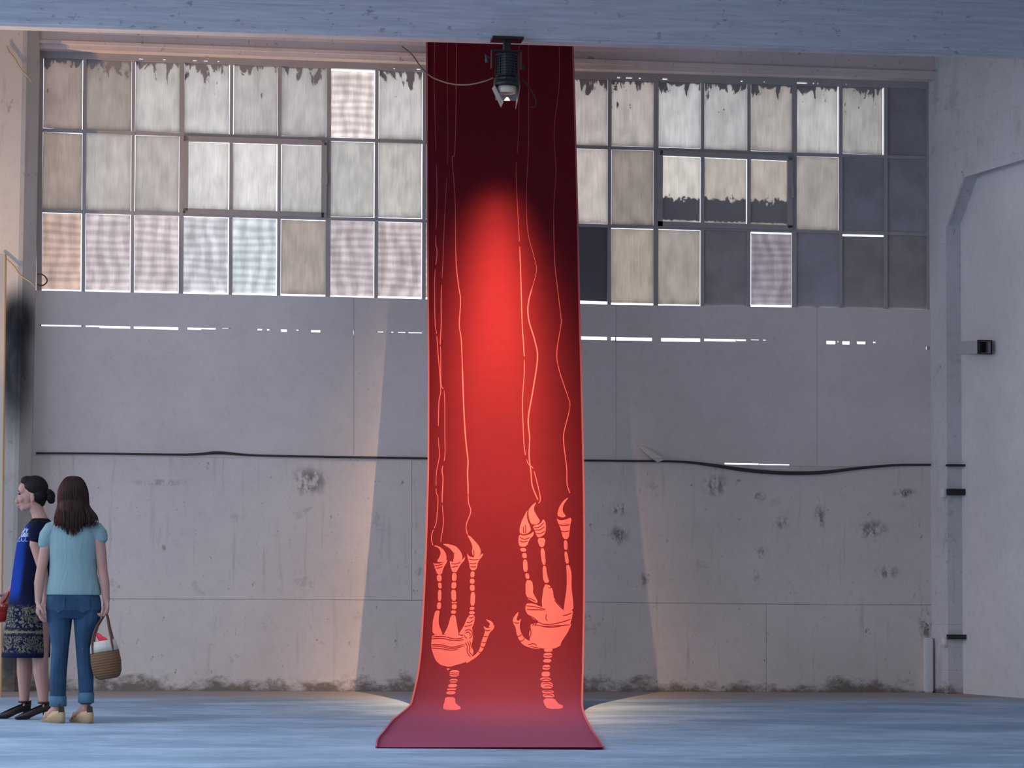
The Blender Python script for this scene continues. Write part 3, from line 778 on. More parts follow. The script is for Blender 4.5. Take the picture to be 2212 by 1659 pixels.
def scan_fill(bm, poly, off, step=2.0):
    ymin, ymax = min(p[1] for p in poly), max(p[1] for p in poly); n = max(1, int((ymax - ymin) / step)); m = len(poly)
    for i in range(n):
        y0 = ymin + (ymax - ymin) * i / n; y1 = ymin + (ymax - ymin) * (i + 1) / n; ym = (y0 + y1) / 2; xs = []
        for k in range(m):
            (ax, ay), (bx, by) = poly[k], poly[(k + 1) % m]
            if (ay <= ym) != (by <= ym):
                def at(y):
                    y = min(max(y, min(ay, by)), max(ay, by)); return ax + (bx - ax) * (y - ay) / (by - ay)
                xs.append((at(ym), at(y0), at(y1)))
        xs.sort()
        for k in range(0, len(xs) - 1, 2):
            a, b = xs[k], xs[k + 1]
            v = [bm.verts.new(cinv @ BP(x, y, off)) for x, y in ((a[1], y0), (b[1], y0), (b[2], y1), (a[2], y1))]
            try: bm.faces.new(v)
            except ValueError: pass
def stroke(bm, pts, w, off, n=6, taper=True):
    P = spline([(*p, 0) for p in pts], n); m = len(P); prev = None
    for i, p in enumerate(P):
        a, b = P[max(0, i - 1)], P[min(m - 1, i + 1)]; t = (b - a)
        t = t.normalized() if t.length > 1e-6 else Vector((0, 1, 0)); s_ = Vector((-t.y, t.x, 0))
        ww = w * (0.5 + 0.5 * min(1, min(i, m - 1 - i) / 2.5)) if taper else w
        q = [bm.verts.new(cinv @ BP(p.x + s_.x * k * ww / 2, p.y + s_.y * k * ww / 2, off)) for k in (-1, 1)]
        if prev: bm.faces.new([prev[0], prev[1], q[1], q[0]])
        prev = q
def seg(x0, x1, y0, y1, d=0): return [(x0, y0), (x1, y0), (x1 + d, y1), (x0 + d, y1)]
LEFT6 = [
 [(290, 615), (340, 615), (395, 650), (430, 700), (440, 760), (425, 800), (345, 800), (330, 790), (362, 740), (375, 690), (350, 640)],
 [(283, 798), (300, 822), (340, 815), (420, 800), (447, 765), (442, 800), (402, 870), (385, 938), (335, 938), (310, 870)],
 seg(330, 382, 942, 1016, 2), seg(342, 380, 1030, 1096, 6), seg(343, 381, 1110, 1236, -2), seg(335, 380, 1250, 1326, -6),
 [(318, 1342), (365, 1342), (350, 1420), (350, 1500), (388, 1590), (388, 1612), (280, 1612), (282, 1480), (300, 1390)],
 [(385, 595), (470, 600), (540, 620), (590, 670), (617, 730), (612, 775), (560, 800), (508, 797), (525, 740), (515, 690), (470, 640)],
 [(473, 783), (510, 802), (570, 800), (620, 770), (648, 738), (640, 778), (592, 830), (562, 890), (547, 912), (500, 912), (480, 830)],
 seg(500, 551, 922, 1012, -2), seg(495, 548, 1026, 1096, -3), seg(490, 543, 1110, 1232, 4), seg(496, 550, 1244, 1262, 2), seg(500, 552, 1272, 1326, -2), seg(490, 546, 1340, 1378, -2),
 [(488, 1394), (540, 1394), (550, 1480), (572, 1590), (572, 1612), (400, 1612), (425, 1580), (458, 1510)],
 [(668, 493), (700, 505), (750, 560), (797, 610), (822, 670), (817, 725), (790, 747), (740, 742), (720, 680), (732, 640), (715, 580)],
 [(668, 698), (690, 737), (740, 752), (800, 742), (848, 697), (842, 732), (792, 790), (772, 892), (704, 892), (690, 800), (674, 750)],
 seg(710, 753, 905, 972, -4), seg(701, 751, 986, 1042, 0), seg(700, 752, 1056, 1122, 2), seg(710, 760, 1136, 1288, -6), seg(700, 752, 1302, 1336, -4), seg(692, 754, 1350, 1384, 0),
 [(680, 1398), (757, 1392), (748, 1480), (722, 1540), (640, 1612), (570, 1612), (605, 1560), (640, 1500)]]
LEFT7 = [
 [(608, 200), (880, 205), (887, 260), (900, 330), (918, 390), (912, 430), (830, 457), (750, 477), (690, 467), (640, 430), (615, 370), (597, 310), (600, 250)],
 [(868, 215), (880, 155), (945, 120), (957, 220), (942, 300), (962, 350), (940, 400), (905, 420), (880, 300)],
 [(895, 445), (900, 405), (970, 380), (1010, 330), (1025, 270), (1050, 200), (1060, 168), (1043, 128), (1075, 147), (1110, 142), (1140, 116), (1132, 152), (1095, 187), (1075, 240), (1055, 300), (1030, 350), (970, 405), (910, 440)],
 [(1058, 68), (1110, 85), (1132, 110), (1120, 137), (1085, 142), (1102, 112), (1085, 90)],
 [(724, 490), (765, 492), (740, 508)], seg(760, 838, 505, 560, -7), seg(758, 825, 580, 612, -6), seg(746, 822, 622, 652, -7), seg(738, 812, 662, 676, -5), seg(730, 808, 684, 712, -6),
 [(716, 735), (800, 735), (805, 790), (852, 822), (850, 842), (700, 846), (702, 800), (715, 770)]]
RIGHT6 = [
 [(1345, 213), (1320, 260), (1275, 350), (1255, 430), (1260, 482), (1300, 492), (1350, 482), (1387, 440), (1370, 390), (1342, 320), (1337, 260)],
 [(1447, 123), (1400, 160), (1365, 200), (1352, 240), (1365, 330), (1392, 380), (1450, 376), (1492, 345), (1440, 270), (1410, 200)],
 [(1398, 392), (1490, 372), (1525, 312), (1552, 370), (1547, 480), (1490, 522), (1450, 516), (1433, 460)],
 [(1248, 494), (1300, 502), (1370, 492), (1417, 452), (1412, 500), (1367, 545), (1335, 627), (1255, 627), (1242, 570)],
 seg(1262, 1326, 642, 682, 6), seg(1285, 1334, 700, 756, 4), seg(1293, 1342, 772, 908, 6), seg(1318, 1360, 926, 988, 8),
 [(1322, 1003), (1395, 1003), (1410, 1100), (1402, 1140), (1465, 1245), (1440, 1262), (1326, 1200)],
 [(1453, 532), (1547, 530), (1532, 632), (1480, 632)], [(1485, 646), (1536, 646), (1552, 830), (1510, 830)], [(1512, 842), (1552, 842), (1562, 940), (1592, 1030), (1523, 1032)],
 [(1530, 1043), (1600, 1062), (1627, 1110), (1642, 1220), (1745, 1325), (1762, 1360), (1560, 1380), (1498, 1290)],
 [(1813, 66), (1750, 110), (1705, 170), (1680, 250), (1685, 292), (1740, 302), (1782, 292), (1735, 230), (1745, 160)],
 [(1664, 300), (1700, 322), (1780, 312), (1842, 300), (1822, 400), (1806, 542), (1745, 542), (1720, 440)],
 [(1750, 556), (1790, 556), (1795, 662), (1755, 662)], [(1755, 682), (1790, 682), (1812, 816), (1770, 816)],
 [(1775, 832), (1815, 832), (1840, 930), (1836, 1080), (1858, 1250), (1858, 1340), (1755, 1350), (1755, 1290), (1785, 1080), (1785, 930)],
 [(1326, 1262), (1410, 1262), (1500, 1305), (1560, 1292), (1640, 1262), (1750, 1332), (1858, 1332), (1842, 1430), (1822, 1500), (1770, 1590), (1735, 1665), (1380, 1665), (1400, 1570), (1450, 1515), (1485, 1482), (1400, 1430), (1350, 1390), (1320, 1340)]]
RIGHT7 = [
 [(1455, 95), (1800, 100), (1770, 170), (1740, 220), (1710, 260), (1700, 300), (1640, 322), (1560, 327), (1500, 302), (1440, 262), (1432, 180)],
 [(1345, 3), (1310, 40), (1293, 75), (1300, 110), (1320, 140), (1325, 190), (1345, 240), (1380, 290), (1440, 315), (1510, 327), (1535, 312), (1450, 262), (1390, 232), (1362, 180), (1350, 120), (1367, 63), (1340, 87), (1325, 70), (1337, 40)],
 seg(1562, 1634, 322, 348, -2), seg(1560, 1632, 358, 400, -4), seg(1556, 1624, 410, 440, -4), seg(1552, 1614, 460, 502, -4), seg(1542, 1612, 518, 560, -2), seg(1526, 1618, 568, 598, 4), seg(1532, 1632, 606, 662, 6), seg(1545, 1640, 680, 700, 2), seg(1550, 1646, 706, 738, 4),
 [(1555, 750), (1650, 745), (1680, 790), (1727, 810), (1717, 832), (1590, 837), (1560, 790)]]
def drawing(polys, main, label):
    bm = bmesh.new(); scan_fill(bm, smooth_poly(polys[main]), 0.0010)
    o = build('claw_drawing', bm, MPRINT, carpet, False, False); o['label'] = label
    for k, p in enumerate(polys):
        if k != main:
            bm = bmesh.new(); scan_fill(bm, smooth_poly(p), 0.0011); build('drawn_bone', bm, MPRINT, o, False, False)
    return o
drawing([[z6(p) for p in q] for q in LEFT6] + [[z7(p) for p in q] for q in LEFT7], len(LEFT6), 'salmon clawed hand drawn low on the left of the carpet')
drawing([[z6(p) for p in q] for q in RIGHT6] + [[z7(p) for p in q] for q in RIGHT7], len(RIGHT6) - 1, 'salmon clawed hand drawn higher on the right of the carpet')
# dark contour lines over the hands
L6 = [[(330, 690), (338, 740), (325, 790)], [(300, 835), (350, 835), (400, 820)], [(320, 870), (360, 862), (395, 850)], [(490, 815), (540, 822), (600, 800)], [(495, 860), (540, 850), (570, 845)],
      [(520, 690), (515, 740), (500, 785)], [(740, 660), (745, 700), (745, 735)], [(685, 765), (740, 775), (800, 770)], [(695, 815), (740, 820), (775, 810)], [(705, 850), (740, 855), (770, 848)],
      [(500, 1235), (525, 1245), (545, 1238)], [(690, 1425), (720, 1425), (745, 1410)], [(660, 1480), (700, 1475), (740, 1450)], [(640, 1520), (680, 1515), (730, 1500)],
      [(1320, 380), (1325, 430), (1320, 480)], [(1300, 400), (1298, 450), (1305, 480)], [(1410, 415), (1470, 410), (1530, 360)], [(1425, 440), (1480, 440), (1540, 400)], [(1440, 475), (1490, 480), (1545, 450)],
      [(1255, 520), (1310, 545), (1370, 525)], [(1255, 560), (1300, 575), (1350, 560)], [(1690, 380), (1750, 390), (1820, 380)], [(1715, 450), (1760, 460), (1810, 450)], [(1672, 310), (1720, 325), (1800, 312)],
      [(1335, 1195), (1390, 1215), (1440, 1240)], [(1325, 1290), (1420, 1300), (1550, 1330)], [(1330, 1330), (1430, 1335), (1540, 1335)], [(1345, 1390), (1420, 1430), (1480, 1480), (1560, 1500), (1700, 1480), (1830, 1440)],
      [(1500, 1520), (1600, 1530), (1720, 1520)], [(1410, 1100), (1440, 1170), (1500, 1290)], [(1645, 1225), (1700, 1290), (1755, 1340)], [(1350, 1400), (1375, 1480), (1370, 1560)], [(1385, 1420), (1410, 1480), (1400, 1520)], [(1420, 1450), (1445, 1480), (1425, 1520)],
      [(1560, 1380), (1550, 1430), (1570, 1460)], [(1740, 1400), (1790, 1390), (1840, 1370)], [(1575, 1090), (1610, 1085), (1600, 1065)]]
L7 = [[(608, 222), (700, 218), (800, 238), (872, 228)], [(600, 238), (690, 235), (790, 252), (878, 244)], [(600, 285), (690, 290), (780, 310), (882, 282)], [(600, 297), (690, 305), (780, 322), (885, 296)], [(598, 318), (680, 322), (760, 335), (830, 328)],
      [(885, 170), (920, 160), (945, 175), (945, 215), (920, 235)], [(890, 190), (915, 180), (930, 195), (928, 215)], [(880, 205), (890, 225), (905, 235)], [(885, 270), (905, 300), (905, 350), (935, 395)], [(905, 260), (925, 300), (922, 345), (950, 380)], [(925, 250), (938, 290), (940, 320)],
      [(1055, 160), (1075, 170), (1100, 165)], [(1045, 215), (1065, 220), (1080, 215)], [(1030, 265), (1050, 272), (1065, 265)], [(1018, 300), (1040, 312), (1052, 302)], [(1000, 345), (1020, 358), (1030, 345)],
      [(1300, 95), (1330, 105), (1350, 100)], [(1330, 215), (1350, 215), (1372, 200)], [(1350, 255), (1375, 255), (1395, 235)], [(1440, 300), (1480, 310), (1520, 318)], [(1420, 290), (1470, 280), (1500, 296)], [(1440, 130), (1450, 190), (1432, 240)], [(1425, 100), (1440, 150), (1420, 210)],
      [(1470, 115), (1560, 130), (1680, 125), (1780, 118)], [(1535, 590), (1580, 580), (1615, 590)], [(1540, 625), (1590, 615), (1630, 635)], [(1560, 645), (1600, 640), (1630, 650)], [(1555, 690), (1600, 688), (1640, 694)], [(1560, 720), (1600, 715), (1642, 725)], [(760, 525), (800, 530), (832, 528)], [(755, 540), (790, 545), (830, 545)], [(748, 600), (790, 596), (820, 600)], [(1560, 380), (1600, 384), (1630, 376)], [(1552, 480), (1585, 486), (1612, 480)]]
bm = bmesh.new()
for q in L6: stroke(bm, [z6(p) for p in q], 2.0, 0.0018)
for q in L7: stroke(bm, [z7(p) for p in q], 2.0, 0.0018)
build('contour_lines', bm, MLINE, carpet, False, False)['kind'] = 'stuff'
# drawn threads running up from the claw tips
TH = [
 [(940, 60), (938, 170), (940, 260), (942, 340), (944, 430), (941, 520), (944, 545), (939, 600), (939, 650), (940, 700), (943, 720), (946, 760), (952, 840), (948, 870), (947, 945), (949, 985), (943, 1020), (942, 1060), (946, 1075), (945, 1100), (942, 1130), (934, 1150), (932, 1165), (935, 1178)],
 [(966, 60), (966, 180), (967, 330), (960, 480), (957, 560), (953, 640), (953, 700), (951, 740), (952, 765), (953, 830), (960, 850), (961, 940), (961, 985), (955, 1015), (957, 1035), (955, 1080), (957, 1110), (958, 1130), (952, 1170)],
 [(986, 60), (985, 240), (982, 330), (977, 345), (983, 430), (985, 560), (991, 620), (995, 650), (992, 700), (996, 730), (998, 770), (1000, 830), (1003, 905), (1007, 960), (1011, 995), (1010, 1020), (1011, 1050), (1012, 1085), (1017, 1105), (1007, 1135), (1010, 1155)],
 [(1141, 60), (1142, 250), (1141, 330), (1137, 420), (1140, 500), (1155, 560), (1158, 590), (1142, 650), (1142, 690), (1155, 735), (1161, 775), (1150, 850), (1141, 905), (1144, 945), (1143, 985), (1147, 1020), (1150, 1050), (1162, 1080)],
 [(1122, 60), (1121, 240), (1119, 310), (1115, 370), (1118, 450), (1122, 520), (1125, 600), (1128, 700), (1131, 745), (1133, 795), (1129, 860), (1130, 920), (1133, 970), (1140, 1000), (1150, 1010), (1157, 1030), (1167, 1075), (1163, 1088)],
 [(1207, 60), (1208, 180), (1197, 280), (1201, 370), (1196, 450), (1198, 560), (1204, 620), (1211, 680), (1212, 700), (1203, 760), (1208, 800), (1226, 855), (1231, 880), (1218, 935), (1218, 960), (1224, 1010), (1225, 1045), (1231, 1065)]]
rt = random.Random(5)
for k, q in enumerate(TH):
    bm = bmesh.new(); P = [(v.x, v.y) for v in spline([(*p, 0) for p in q], 6)]
    w = 2.3 if k in (3, 2) else 1.7
    i = 0
    while i < len(P) - 2:                       # broken hand-drawn dashes
        n = rt.randint(9, 24) if k in (0, 1, 4) else rt.randint(18, 60)
        s_ = P[i:i + n + 1]
        if len(s_) > 2: stroke(bm, s_[::2] + [s_[-1]], w * rt.uniform(.75, 1.2) * (0.45 if s_[0][1] < 300 else 0.7 if s_[0][1] < 420 else 1.0), 0.0010, 3)
        i += n + (rt.choice((1, 1, 2)) if k in (0, 1, 4) else 0)
    build('thread_line', bm, MPRINT, carpet, False, False)

# ------------------------------------------------------------------ gallery spotlight on the beam
def spotlight():
    base = on_depth(1095, 97, 23.25); S = 23.25 / F_PX       # metres per pixel here
    root = tag(empty('stage_spotlight', base), 'black stage spotlight with barn doors clamped under the beam', 'spotlight')
    MB = plain('black_enamel', (0.012, 0.014, 0.014), 0.35, 0.0, 0.1, 30, 0.5)
    MG = plain('barn_door_steel', (0.30, 0.29, 0.30), 0.35, 0.7)
    top = beam_z(base.x) - base.z
    def Lz(py): return (97 - py) * S
    ax = lambda px: (px - 1095) * S
    def lathe(name, prof, mat, par, seg=28, cx=0.0):
        bm = bmesh.new(); R = [[bm.verts.new((cx + r * math.cos(2 * math.pi * k / seg), r * math.sin(2 * math.pi * k / seg), z)) for k in range(seg)] for r, z in prof]
        for i in range(len(R) - 1):
            for k in range(seg): bm.faces.new([R[i][k], R[i][(k + 1) % seg], R[i + 1][(k + 1) % seg], R[i + 1][k]])
        bm.faces.new(R[0][::-1]); bm.faces.new(R[-1])
        return build(name, bm, mat, par, False)
    # mounting plate, clamp, yoke
    bm = bmesh.new(); box(bm, ax(1061), ax(1129), -.10, .10, top - .02, top + .001); build('mounting_plate', bm, MB, root)
    bm = bmesh.new(); box(bm, -.03, .03, -.03, .03, Lz(112), top - .015); build('clamp', bm, MB, root)
    bm = bmesh.new()
    box(bm, ax(1062), ax(1128), -.02, .02, Lz(113), Lz(109))
    for s_ in (ax(1062), ax(1127)): box(bm, s_ - .006, s_ + .006, -.022, .022, Lz(150), Lz(110))
    build('yoke', bm, MB, root)
    # ribbed can
    prof = [(0.045, Lz(113)), (0.085, Lz(116))]
    z = 120
    while z < 168: prof += [(0.096, Lz(z)), (0.096, Lz(z + 3)), (0.088, Lz(z + 3.6)), (0.088, Lz(z + 5.4))]; z += 6
    prof += [(0.108, Lz(172)), (0.108, Lz(178)), (0.10, Lz(179))]
    can = lathe('lamp_can', prof, MB, root)
    for k in range(10):
        a = 2 * math.pi * k / 10 + .2; bm = bmesh.new(); c, s_ = math.cos(a), math.sin(a)
        hexa(bm, [Vector((c * .09 - s_ * .004, s_ * .09 + c * .004, Lz(165))), Vector((c * .09 + s_ * .004, s_ * .09 - c * .004, Lz(165))), Vector((c * .104 + s_ * .004, s_ * .104 - c * .004, Lz(165))), Vector((c * .104 - s_ * .004, s_ * .104 + c * .004, Lz(165)))],
             [Vector((c * .09 - s_ * .004, s_ * .09 + c * .004, Lz(122))), Vector((c * .09 + s_ * .004, s_ * .09 - c * .004, Lz(122))), Vector((c * .104 + s_ * .004, s_ * .104 - c * .004, Lz(122))), Vector((c * .104 - s_ * .004, s_ * .104 + c * .004, Lz(122)))])
        build('cooling_fin', bm, MB, can)
    # bezel as an open ring, then the reflector mouth, lamplight painted in as cream
    def ring(name, r0a, r1a, za, r0b, r1b, zb, mat):
        seg = 32; bm = bmesh.new(); R = []
        for r, z in ((r1a, za), (r1b, zb), (r0b, zb), (r0a, za)):
            R.append([bm.verts.new((r * math.cos(2 * math.pi * k / seg), r * math.sin(2 * math.pi * k / seg), z)) for k in range(seg)])
        for i in range(4):
            for k in range(seg): bm.faces.new([R[i][k], R[i][(k + 1) % seg], R[(i + 1) % 4][(k + 1) % seg], R[(i + 1) % 4][k]])
        return build(name, bm, mat, root, True)
    ring('bezel', .088, .112, Lz(177), .088, .112, Lz(190), MB)
    ring('reflector_rim', .078, .086, Lz(190), .068, .076, Lz(204), plain('lamplit_reflector', (0.75, 0.66, 0.5), 0.4))
    # barn doors: left and right leaves hang inwards, front and back flare out
    def leaf(pts, name='barn_door'):
        bm = bmesh.new(); n = (Vector(pts[1]) - Vector(pts[0])).cross(Vector(pts[2]) - Vector(pts[0])).normalized() * .0025
        hexa(bm, [Vector(p) - n for p in pts], [Vector(p) + n for p in pts]); build(name, bm, MG, root)
    leaf([(ax(1066), -.07, Lz(190)), (ax(1066), .09, Lz(190)), (ax(1085), .06, Lz(233)), (ax(1087), -.045, Lz(226))])
    leaf([(ax(1122), .09, Lz(190)), (ax(1122), -.07, Lz(190)), (ax(1118), -.045, Lz(222)), (ax(1117), .06, Lz(236))])
    leaf([(ax(1072), .10, Lz(188)), (ax(1122), .10, Lz(188)), (ax(1121), .13, Lz(214)), (ax(1075), .13, Lz(214))])
    # side knob and focus handle (bluish)
    bm = bmesh.new(); tube(bm, [(ax(1057), -.02, Lz(128)), (ax(1047), -.03, Lz(122)), (ax(1050), -.03, Lz(138))], [.006, .006, .014], 8); build('tilt_handle', bm, plain('blue_handle', (0.05, 0.12, 0.16), 0.4), root, True)
    bm = bmesh.new(); tube(bm, [(ax(1128), 0, Lz(146)), (ax(1134), 0, Lz(146))], .02, 10); build('tilt_knob', bm, MB, root)
    return root
spotlight()
c0 = [on_depth(x, y, d) for x, y, d in ((1066, 168, 23.25), (1045, 176, 23.4), (1010, 183, 23.9), (975, 181, 24.5), (945, 172, 25.1), (928, 163, 25.5), (908, 143, 25.9), (890, 118, 26.1), (868, 100, 26.1))]
cable('lamp_cable', c0, 0.007, plain('grey_cable', (0.16, 0.13, 0.12), 0.6), 'thin supply cable drooping from the spotlight across the carpet to the lintel')
cable('lamp_cable', [on_depth(x, y, 23.3) for x, y in ((1125, 168), (1138, 182), (1150, 200), (1158, 218), (1156, 230), (1146, 231))], 0.005, MCAB, 'short black cable tail curling right of the spotlight')

# ------------------------------------------------------------------ people
MSKIN = plain('skin', (0.42, 0.24, 0.19), 0.55, 0, 0.06, 40)
def to_local(px0, foot, s):
    return lambda px, py, y=0.0: Vector(((px - px0) / s, y, (foot - py) / s))
def hand(bm, wrist, dirv, palm_n, thumb_side, curl=0.5, size=1.0):
    """palm and five bent fingers; dirv = wrist to knuckles, palm_n = way the palm faces, thumb_side = towards the thumb"""
    w = Vector(wrist); d = Vector(dirv).normalized(); n = Vector(palm_n); n = (n - d * n.dot(d)).normalized(); t = Vector(thumb_side); t = (t - d * t.dot(d) - n * t.dot(n)).normalized()
    S = size
    k = w + d * .085 * S
    for o in (-.026, -.009, .009, .026):
        limb(bm, [w + t * o * .55 * S, w + d * .045 * S + t * o * .9 * S, k + t * o * S], [.015 * S, .0155 * S, .0125 * S], 8)
    for o, L in ((.027, .072), (.009, .080), (-.009, .074), (-.027, .058)):
        p = k + t * o * S; pts = [p - d * .01]; a = 0.15
        for i, f in enumerate((.45, .32, .23)):
            a += curl * (0.55 if i == 0 else 0.75)
            p = p + (d * math.cos(a) + n * math.sin(a)) * L * f * S; pts.append(p.copy())
        limb(bm, pts, [.0095 * S, .009 * S, .008 * S, .0068 * S], 8)
    b = w + d * .025 * S + t * .024 * S
    p1 = b + (d * .55 + t * .75 + n * .25).normalized() * .035 * S; p2 = p1 + (d * .85 + t * .25 + n * .35).normalized() * .03 * S; p3 = p2 + (d * .9 + n * .4).normalized() * .022 * S
    limb(bm, [b, p1, p2, p3], [.014 * S, .0115 * S, .010 * S, .008 * S], 8)

def cloth(name, c1, c2, rough=0.85, fold=7.0):
    s = N(name); P = s.obj()
    f = s.noise(P, 220, 2); g = s.noise(s.mapping(P, (1.6, 1.6, 0.55)), fold, 3, 0.5, 0.9)
    c = s.mix(f, c1, c2)
    h = s.math('ADD', s.math('MULTIPLY', f, 0.08), g)
    return s.pbr(c, rough, 0, s.bump(h, 0.45, 0.04), 0.1)

def strands(bm, paths, r0, r1, seg=5):
    for p in paths:
        q = spline(p, 4); n = len(q)
        tube(bm, q, [r0 * (1 - i / n) + r1 * i / n for i in range(n)], seg)

# ---- person in the pale T-shirt and jeans, seen from behind
def person_back():
    base = on_floor(150, 1562); dep = (base - CAM).dot(FH); s = F_PX / dep
    root = tag(empty('person', base, -YAW), 'person seen from behind in pale aqua T-shirt and rolled jeans, holding a basket', 'person')
    P = to_local(150, 1562, s)
    rnd = random.Random(11)
    # body: one skin
    bm = bmesh.new()
    hc = Vector((-.004, .0, 1.608))
    ellipsoid(bm, hc + Vector((0, .0, .022)), (.074, .092, .098)); ellipsoid(bm, hc + Vector((-.03, .045, -.04)), (.056, .066, .075))
    ellipsoid(bm, hc + Vector((-.062, .085, -.03)), (.014, .018, .022)); ellipsoid(bm, hc + Vector((-.05, .088, -.085)), (.022, .022, .016))
    ellipsoid(bm, hc + Vector((-.072, .01, -.01)), (.012, .018, .028)); ellipsoid(bm, hc + Vector((.074, -.005, -.01)), (.010, .018, .028))
    limb(bm, [(0, .0, 1.56), (.004, -.01, 1.47), (.006, -.012, 1.40)], [.052, .050, .07])
    loft(bm, [(.84, .012, 0, .165, .11), (.93, .012, 0, .155, .098), (1.05, .008, 0, .135, .088), (1.18, .006, 0, .145, .098), (1.30, .004, 0, .160, .105), (1.38, .004, 0, .165, .085), (1.425, .004, -.005, .10, .06)])
    le = P(84, 1236, -.02); lw = P(81, 1303, -.055); lh = lw + Vector((.006, -.01, 0))
    limb(bm, [(-.158, -.005, 1.362), P(93, 1185, -.01), le, P(81, 1262, -.035), lw], [.050, .043, .036, .037, .0245])
    hand(bm, lw, (.06, -.03, -1), (.9, .3, 0), (-.2, -1, 0), 0.45)
    re = P(216, 1236, -.01); rw_ = P(226, 1300, -.03)
    limb(bm, [(.167, -.005, 1.362), P(210, 1190, -.01), re, P(221, 1262, -.02), rw_], [.050, .043, .036, .036, .0245])
    hand(bm, rw_, (-.03, -.06, -1), (-.8, -.5, 0), (.2, -1, 0), 1.15)
    for hip, kn, an in (((-.082, 0, .82), P(127, 1400), P(124, 1512, .0)), ((.105, 0, .82), P(178, 1400), P(185, 1506))):
        limb(bm, [hip, kn, kn * .55 + an * .45 + Vector((0, -.015, 0)), an, an + Vector((0, .0, -.05))], [.085, .052, .050, .031, .034])
    # feet inside the wedges
    FT = []
    for an, py in ((P(124, 1512), 1566), (P(185, 1506), 1569)):
        d = Vector((-.60, .80, 0)); zb = (1562 - py) / s + .012
        heel = Vector((an.x + .02, an.y - .028, 0)); FT.append((heel, d))
        limb(bm, [an + Vector((0, 0, -.03)), heel + d * .03 + Vector((0, 0, .105)), heel + d * .11 + Vector((0, 0, .075)), heel + d * .175 + Vector((0, 0, .035)), heel + d * .215 + Vector((0, 0, .028))], [.033, .033, .032, .030, .019], 12)
    body = link('body', remesh(bm, .0055, 4), MSKIN, root)
    # hair
    MH = N('dark_brown_hair'); f = MH.noise(MH.mapping(MH.obj(), (9, 9, 0.8)), 14, 4, 0.6)
    x = MH.sep(MH.obj())
    c = MH.mix(MH.ramp(f, .3, .7), (0.012, 0.008, 0.008), (0.045, 0.022, 0.018)); c = MH.mix(MH.ramp(x[0], -.03, -.12, 0, .5), c, (0.12, 0.03, 0.02))  # warm highlights painted into the left side
    MHAIR = MH.pbr(c, 0.6, 0, None, 0.15)
    bm = bmesh.new()
    ellipsoid(bm, hc + Vector((0.004, -.012, .035)), (.094, .104, .098))
    loft(bm, [(1.345, .01, -.078, .05, .016), (1.38, .008, -.074, .085, .026), (1.44, .006, -.062, .108, .045), (1.50, .002, -.045, .105, .07), (1.56, 0, -.03, .102, .09), (1.63, .0, -.015, .094, .098), (1.68, .002, -.01, .075, .08)], 24)
    cap = remesh(bm, .007, 5)
    hair = link('hair', cap, MHAIR, root)
    bm = bmesh.new(); paths = []
    for i in range(330):
        a = rnd.uniform(-1.9, 1.9)                       # around the back of the head
        sx, cy = math.sin(a), -math.cos(a); j = rnd.uniform(-.004, .006)
        top = hc + Vector((.006 * sx + rnd.uniform(-.012, .012), .015 + rnd.uniform(-.03, .03), .136))
        m0 = hc + Vector((.058 * sx, .0 + .066 * cy, .120 + j * .5))
        m1 = hc + Vector((.101 * sx, -.008 + .112 * cy + j, .045)); m2 = hc + Vector((.110 * sx + .004, -.010 + .108 * cy * .9 + j, -.06))
        spread = .118 * sx + .012 + rnd.uniform(-.016, .016); zl = 1.335 + .075 * abs(sx) ** 1.5 + rnd.uniform(-.022, .05)
        if sx > .75: spread += rnd.uniform(0, .055)
        m3 = Vector((hc.x + spread * .97, -.068 + .048 * cy + rnd.uniform(-.006, .006), 1.46)); e = Vector((hc.x + spread * rnd.uniform(.9, 1.02), -.092 + .03 * cy + rnd.uniform(-.008, .008), zl))
        paths.append([top, m0, m1, m2, m3, e])
    strands(bm, paths, .0068, .0016)
    build('hair_locks', bm, MHAIR, hair, True)
    # T-shirt
    MT = cloth('aqua_tshirt', (0.185, 0.30, 0.315), (0.225, 0.345, 0.36), 0.9, 6)
    bm = bmesh.new()
    hz = .905
    loft(bm, [(hz, .012, 0, .198, .128), (.95, .012, 0, .193, .128), (1.05, .008, 0, .172, .116), (1.13, .006, 0, .168, .112), (1.24, .006, 0, .174, .116), (1.32, .006, 0, .180, .114), (1.375, .006, -.002, .172, .100), (1.412, .006, -.004, .135, .082), (1.445, .006, -.004, .075, .066)])
    limb(bm, [(-.09, -.002, 1.395), (-.155, -.005, 1.366), (-.183, -.007, 1.325), P(91, 1176, -.012)], [.052, .060, .057, .052]); limb(bm, [(.10, -.002, 1.395), (.166, -.005, 1.366), (.193, -.007, 1.335), P(211, 1164, -.01)], [.052, .060, .057, .052])
    me = remesh(bm, .006, 4)
    link('tshirt', me, MT, root)
    # jeans
    MJ = N('blue_denim'); f = MJ.noise(MJ.obj(), 260, 2); g = MJ.noise(MJ.mapping(MJ.obj(), (1, 1, .5)), 6, 4)
    c = MJ.mix(MJ.ramp(g, .3, .7), (0.012, 0.032, 0.066), (0.032, 0.08, 0.145)); c = MJ.mix(MJ.math('MULTIPLY', f, .4), c, (0.05, 0.10, 0.17))
    MJEAN = MJ.pbr(c, 0.9, 0, MJ.bump(MJ.math('ADD', g, MJ.math('MULTIPLY', f, .1)), .5, .02), .15)
    bm = bmesh.new()
    loft(bm, [(.74, .016, -.004, .178, .10), (.80, .016, -.006, .199, .135), (.86, .014, -.004, .196, .132), (.93, .012, 0, .178, .118), (.955, .012, 0, .165, .11)])
    ll = [P(124, 1328, -.004), P(125.5, 1350, -.004), P(127, 1400, .008), P(125, 1453, -.012), P(124.5, 1511, 0)]
    rl = [P(184, 1328, -.004), P(183, 1350, -.004), P(178, 1400, .008), P(183.5, 1453, -.012), P(185, 1503, 0)]
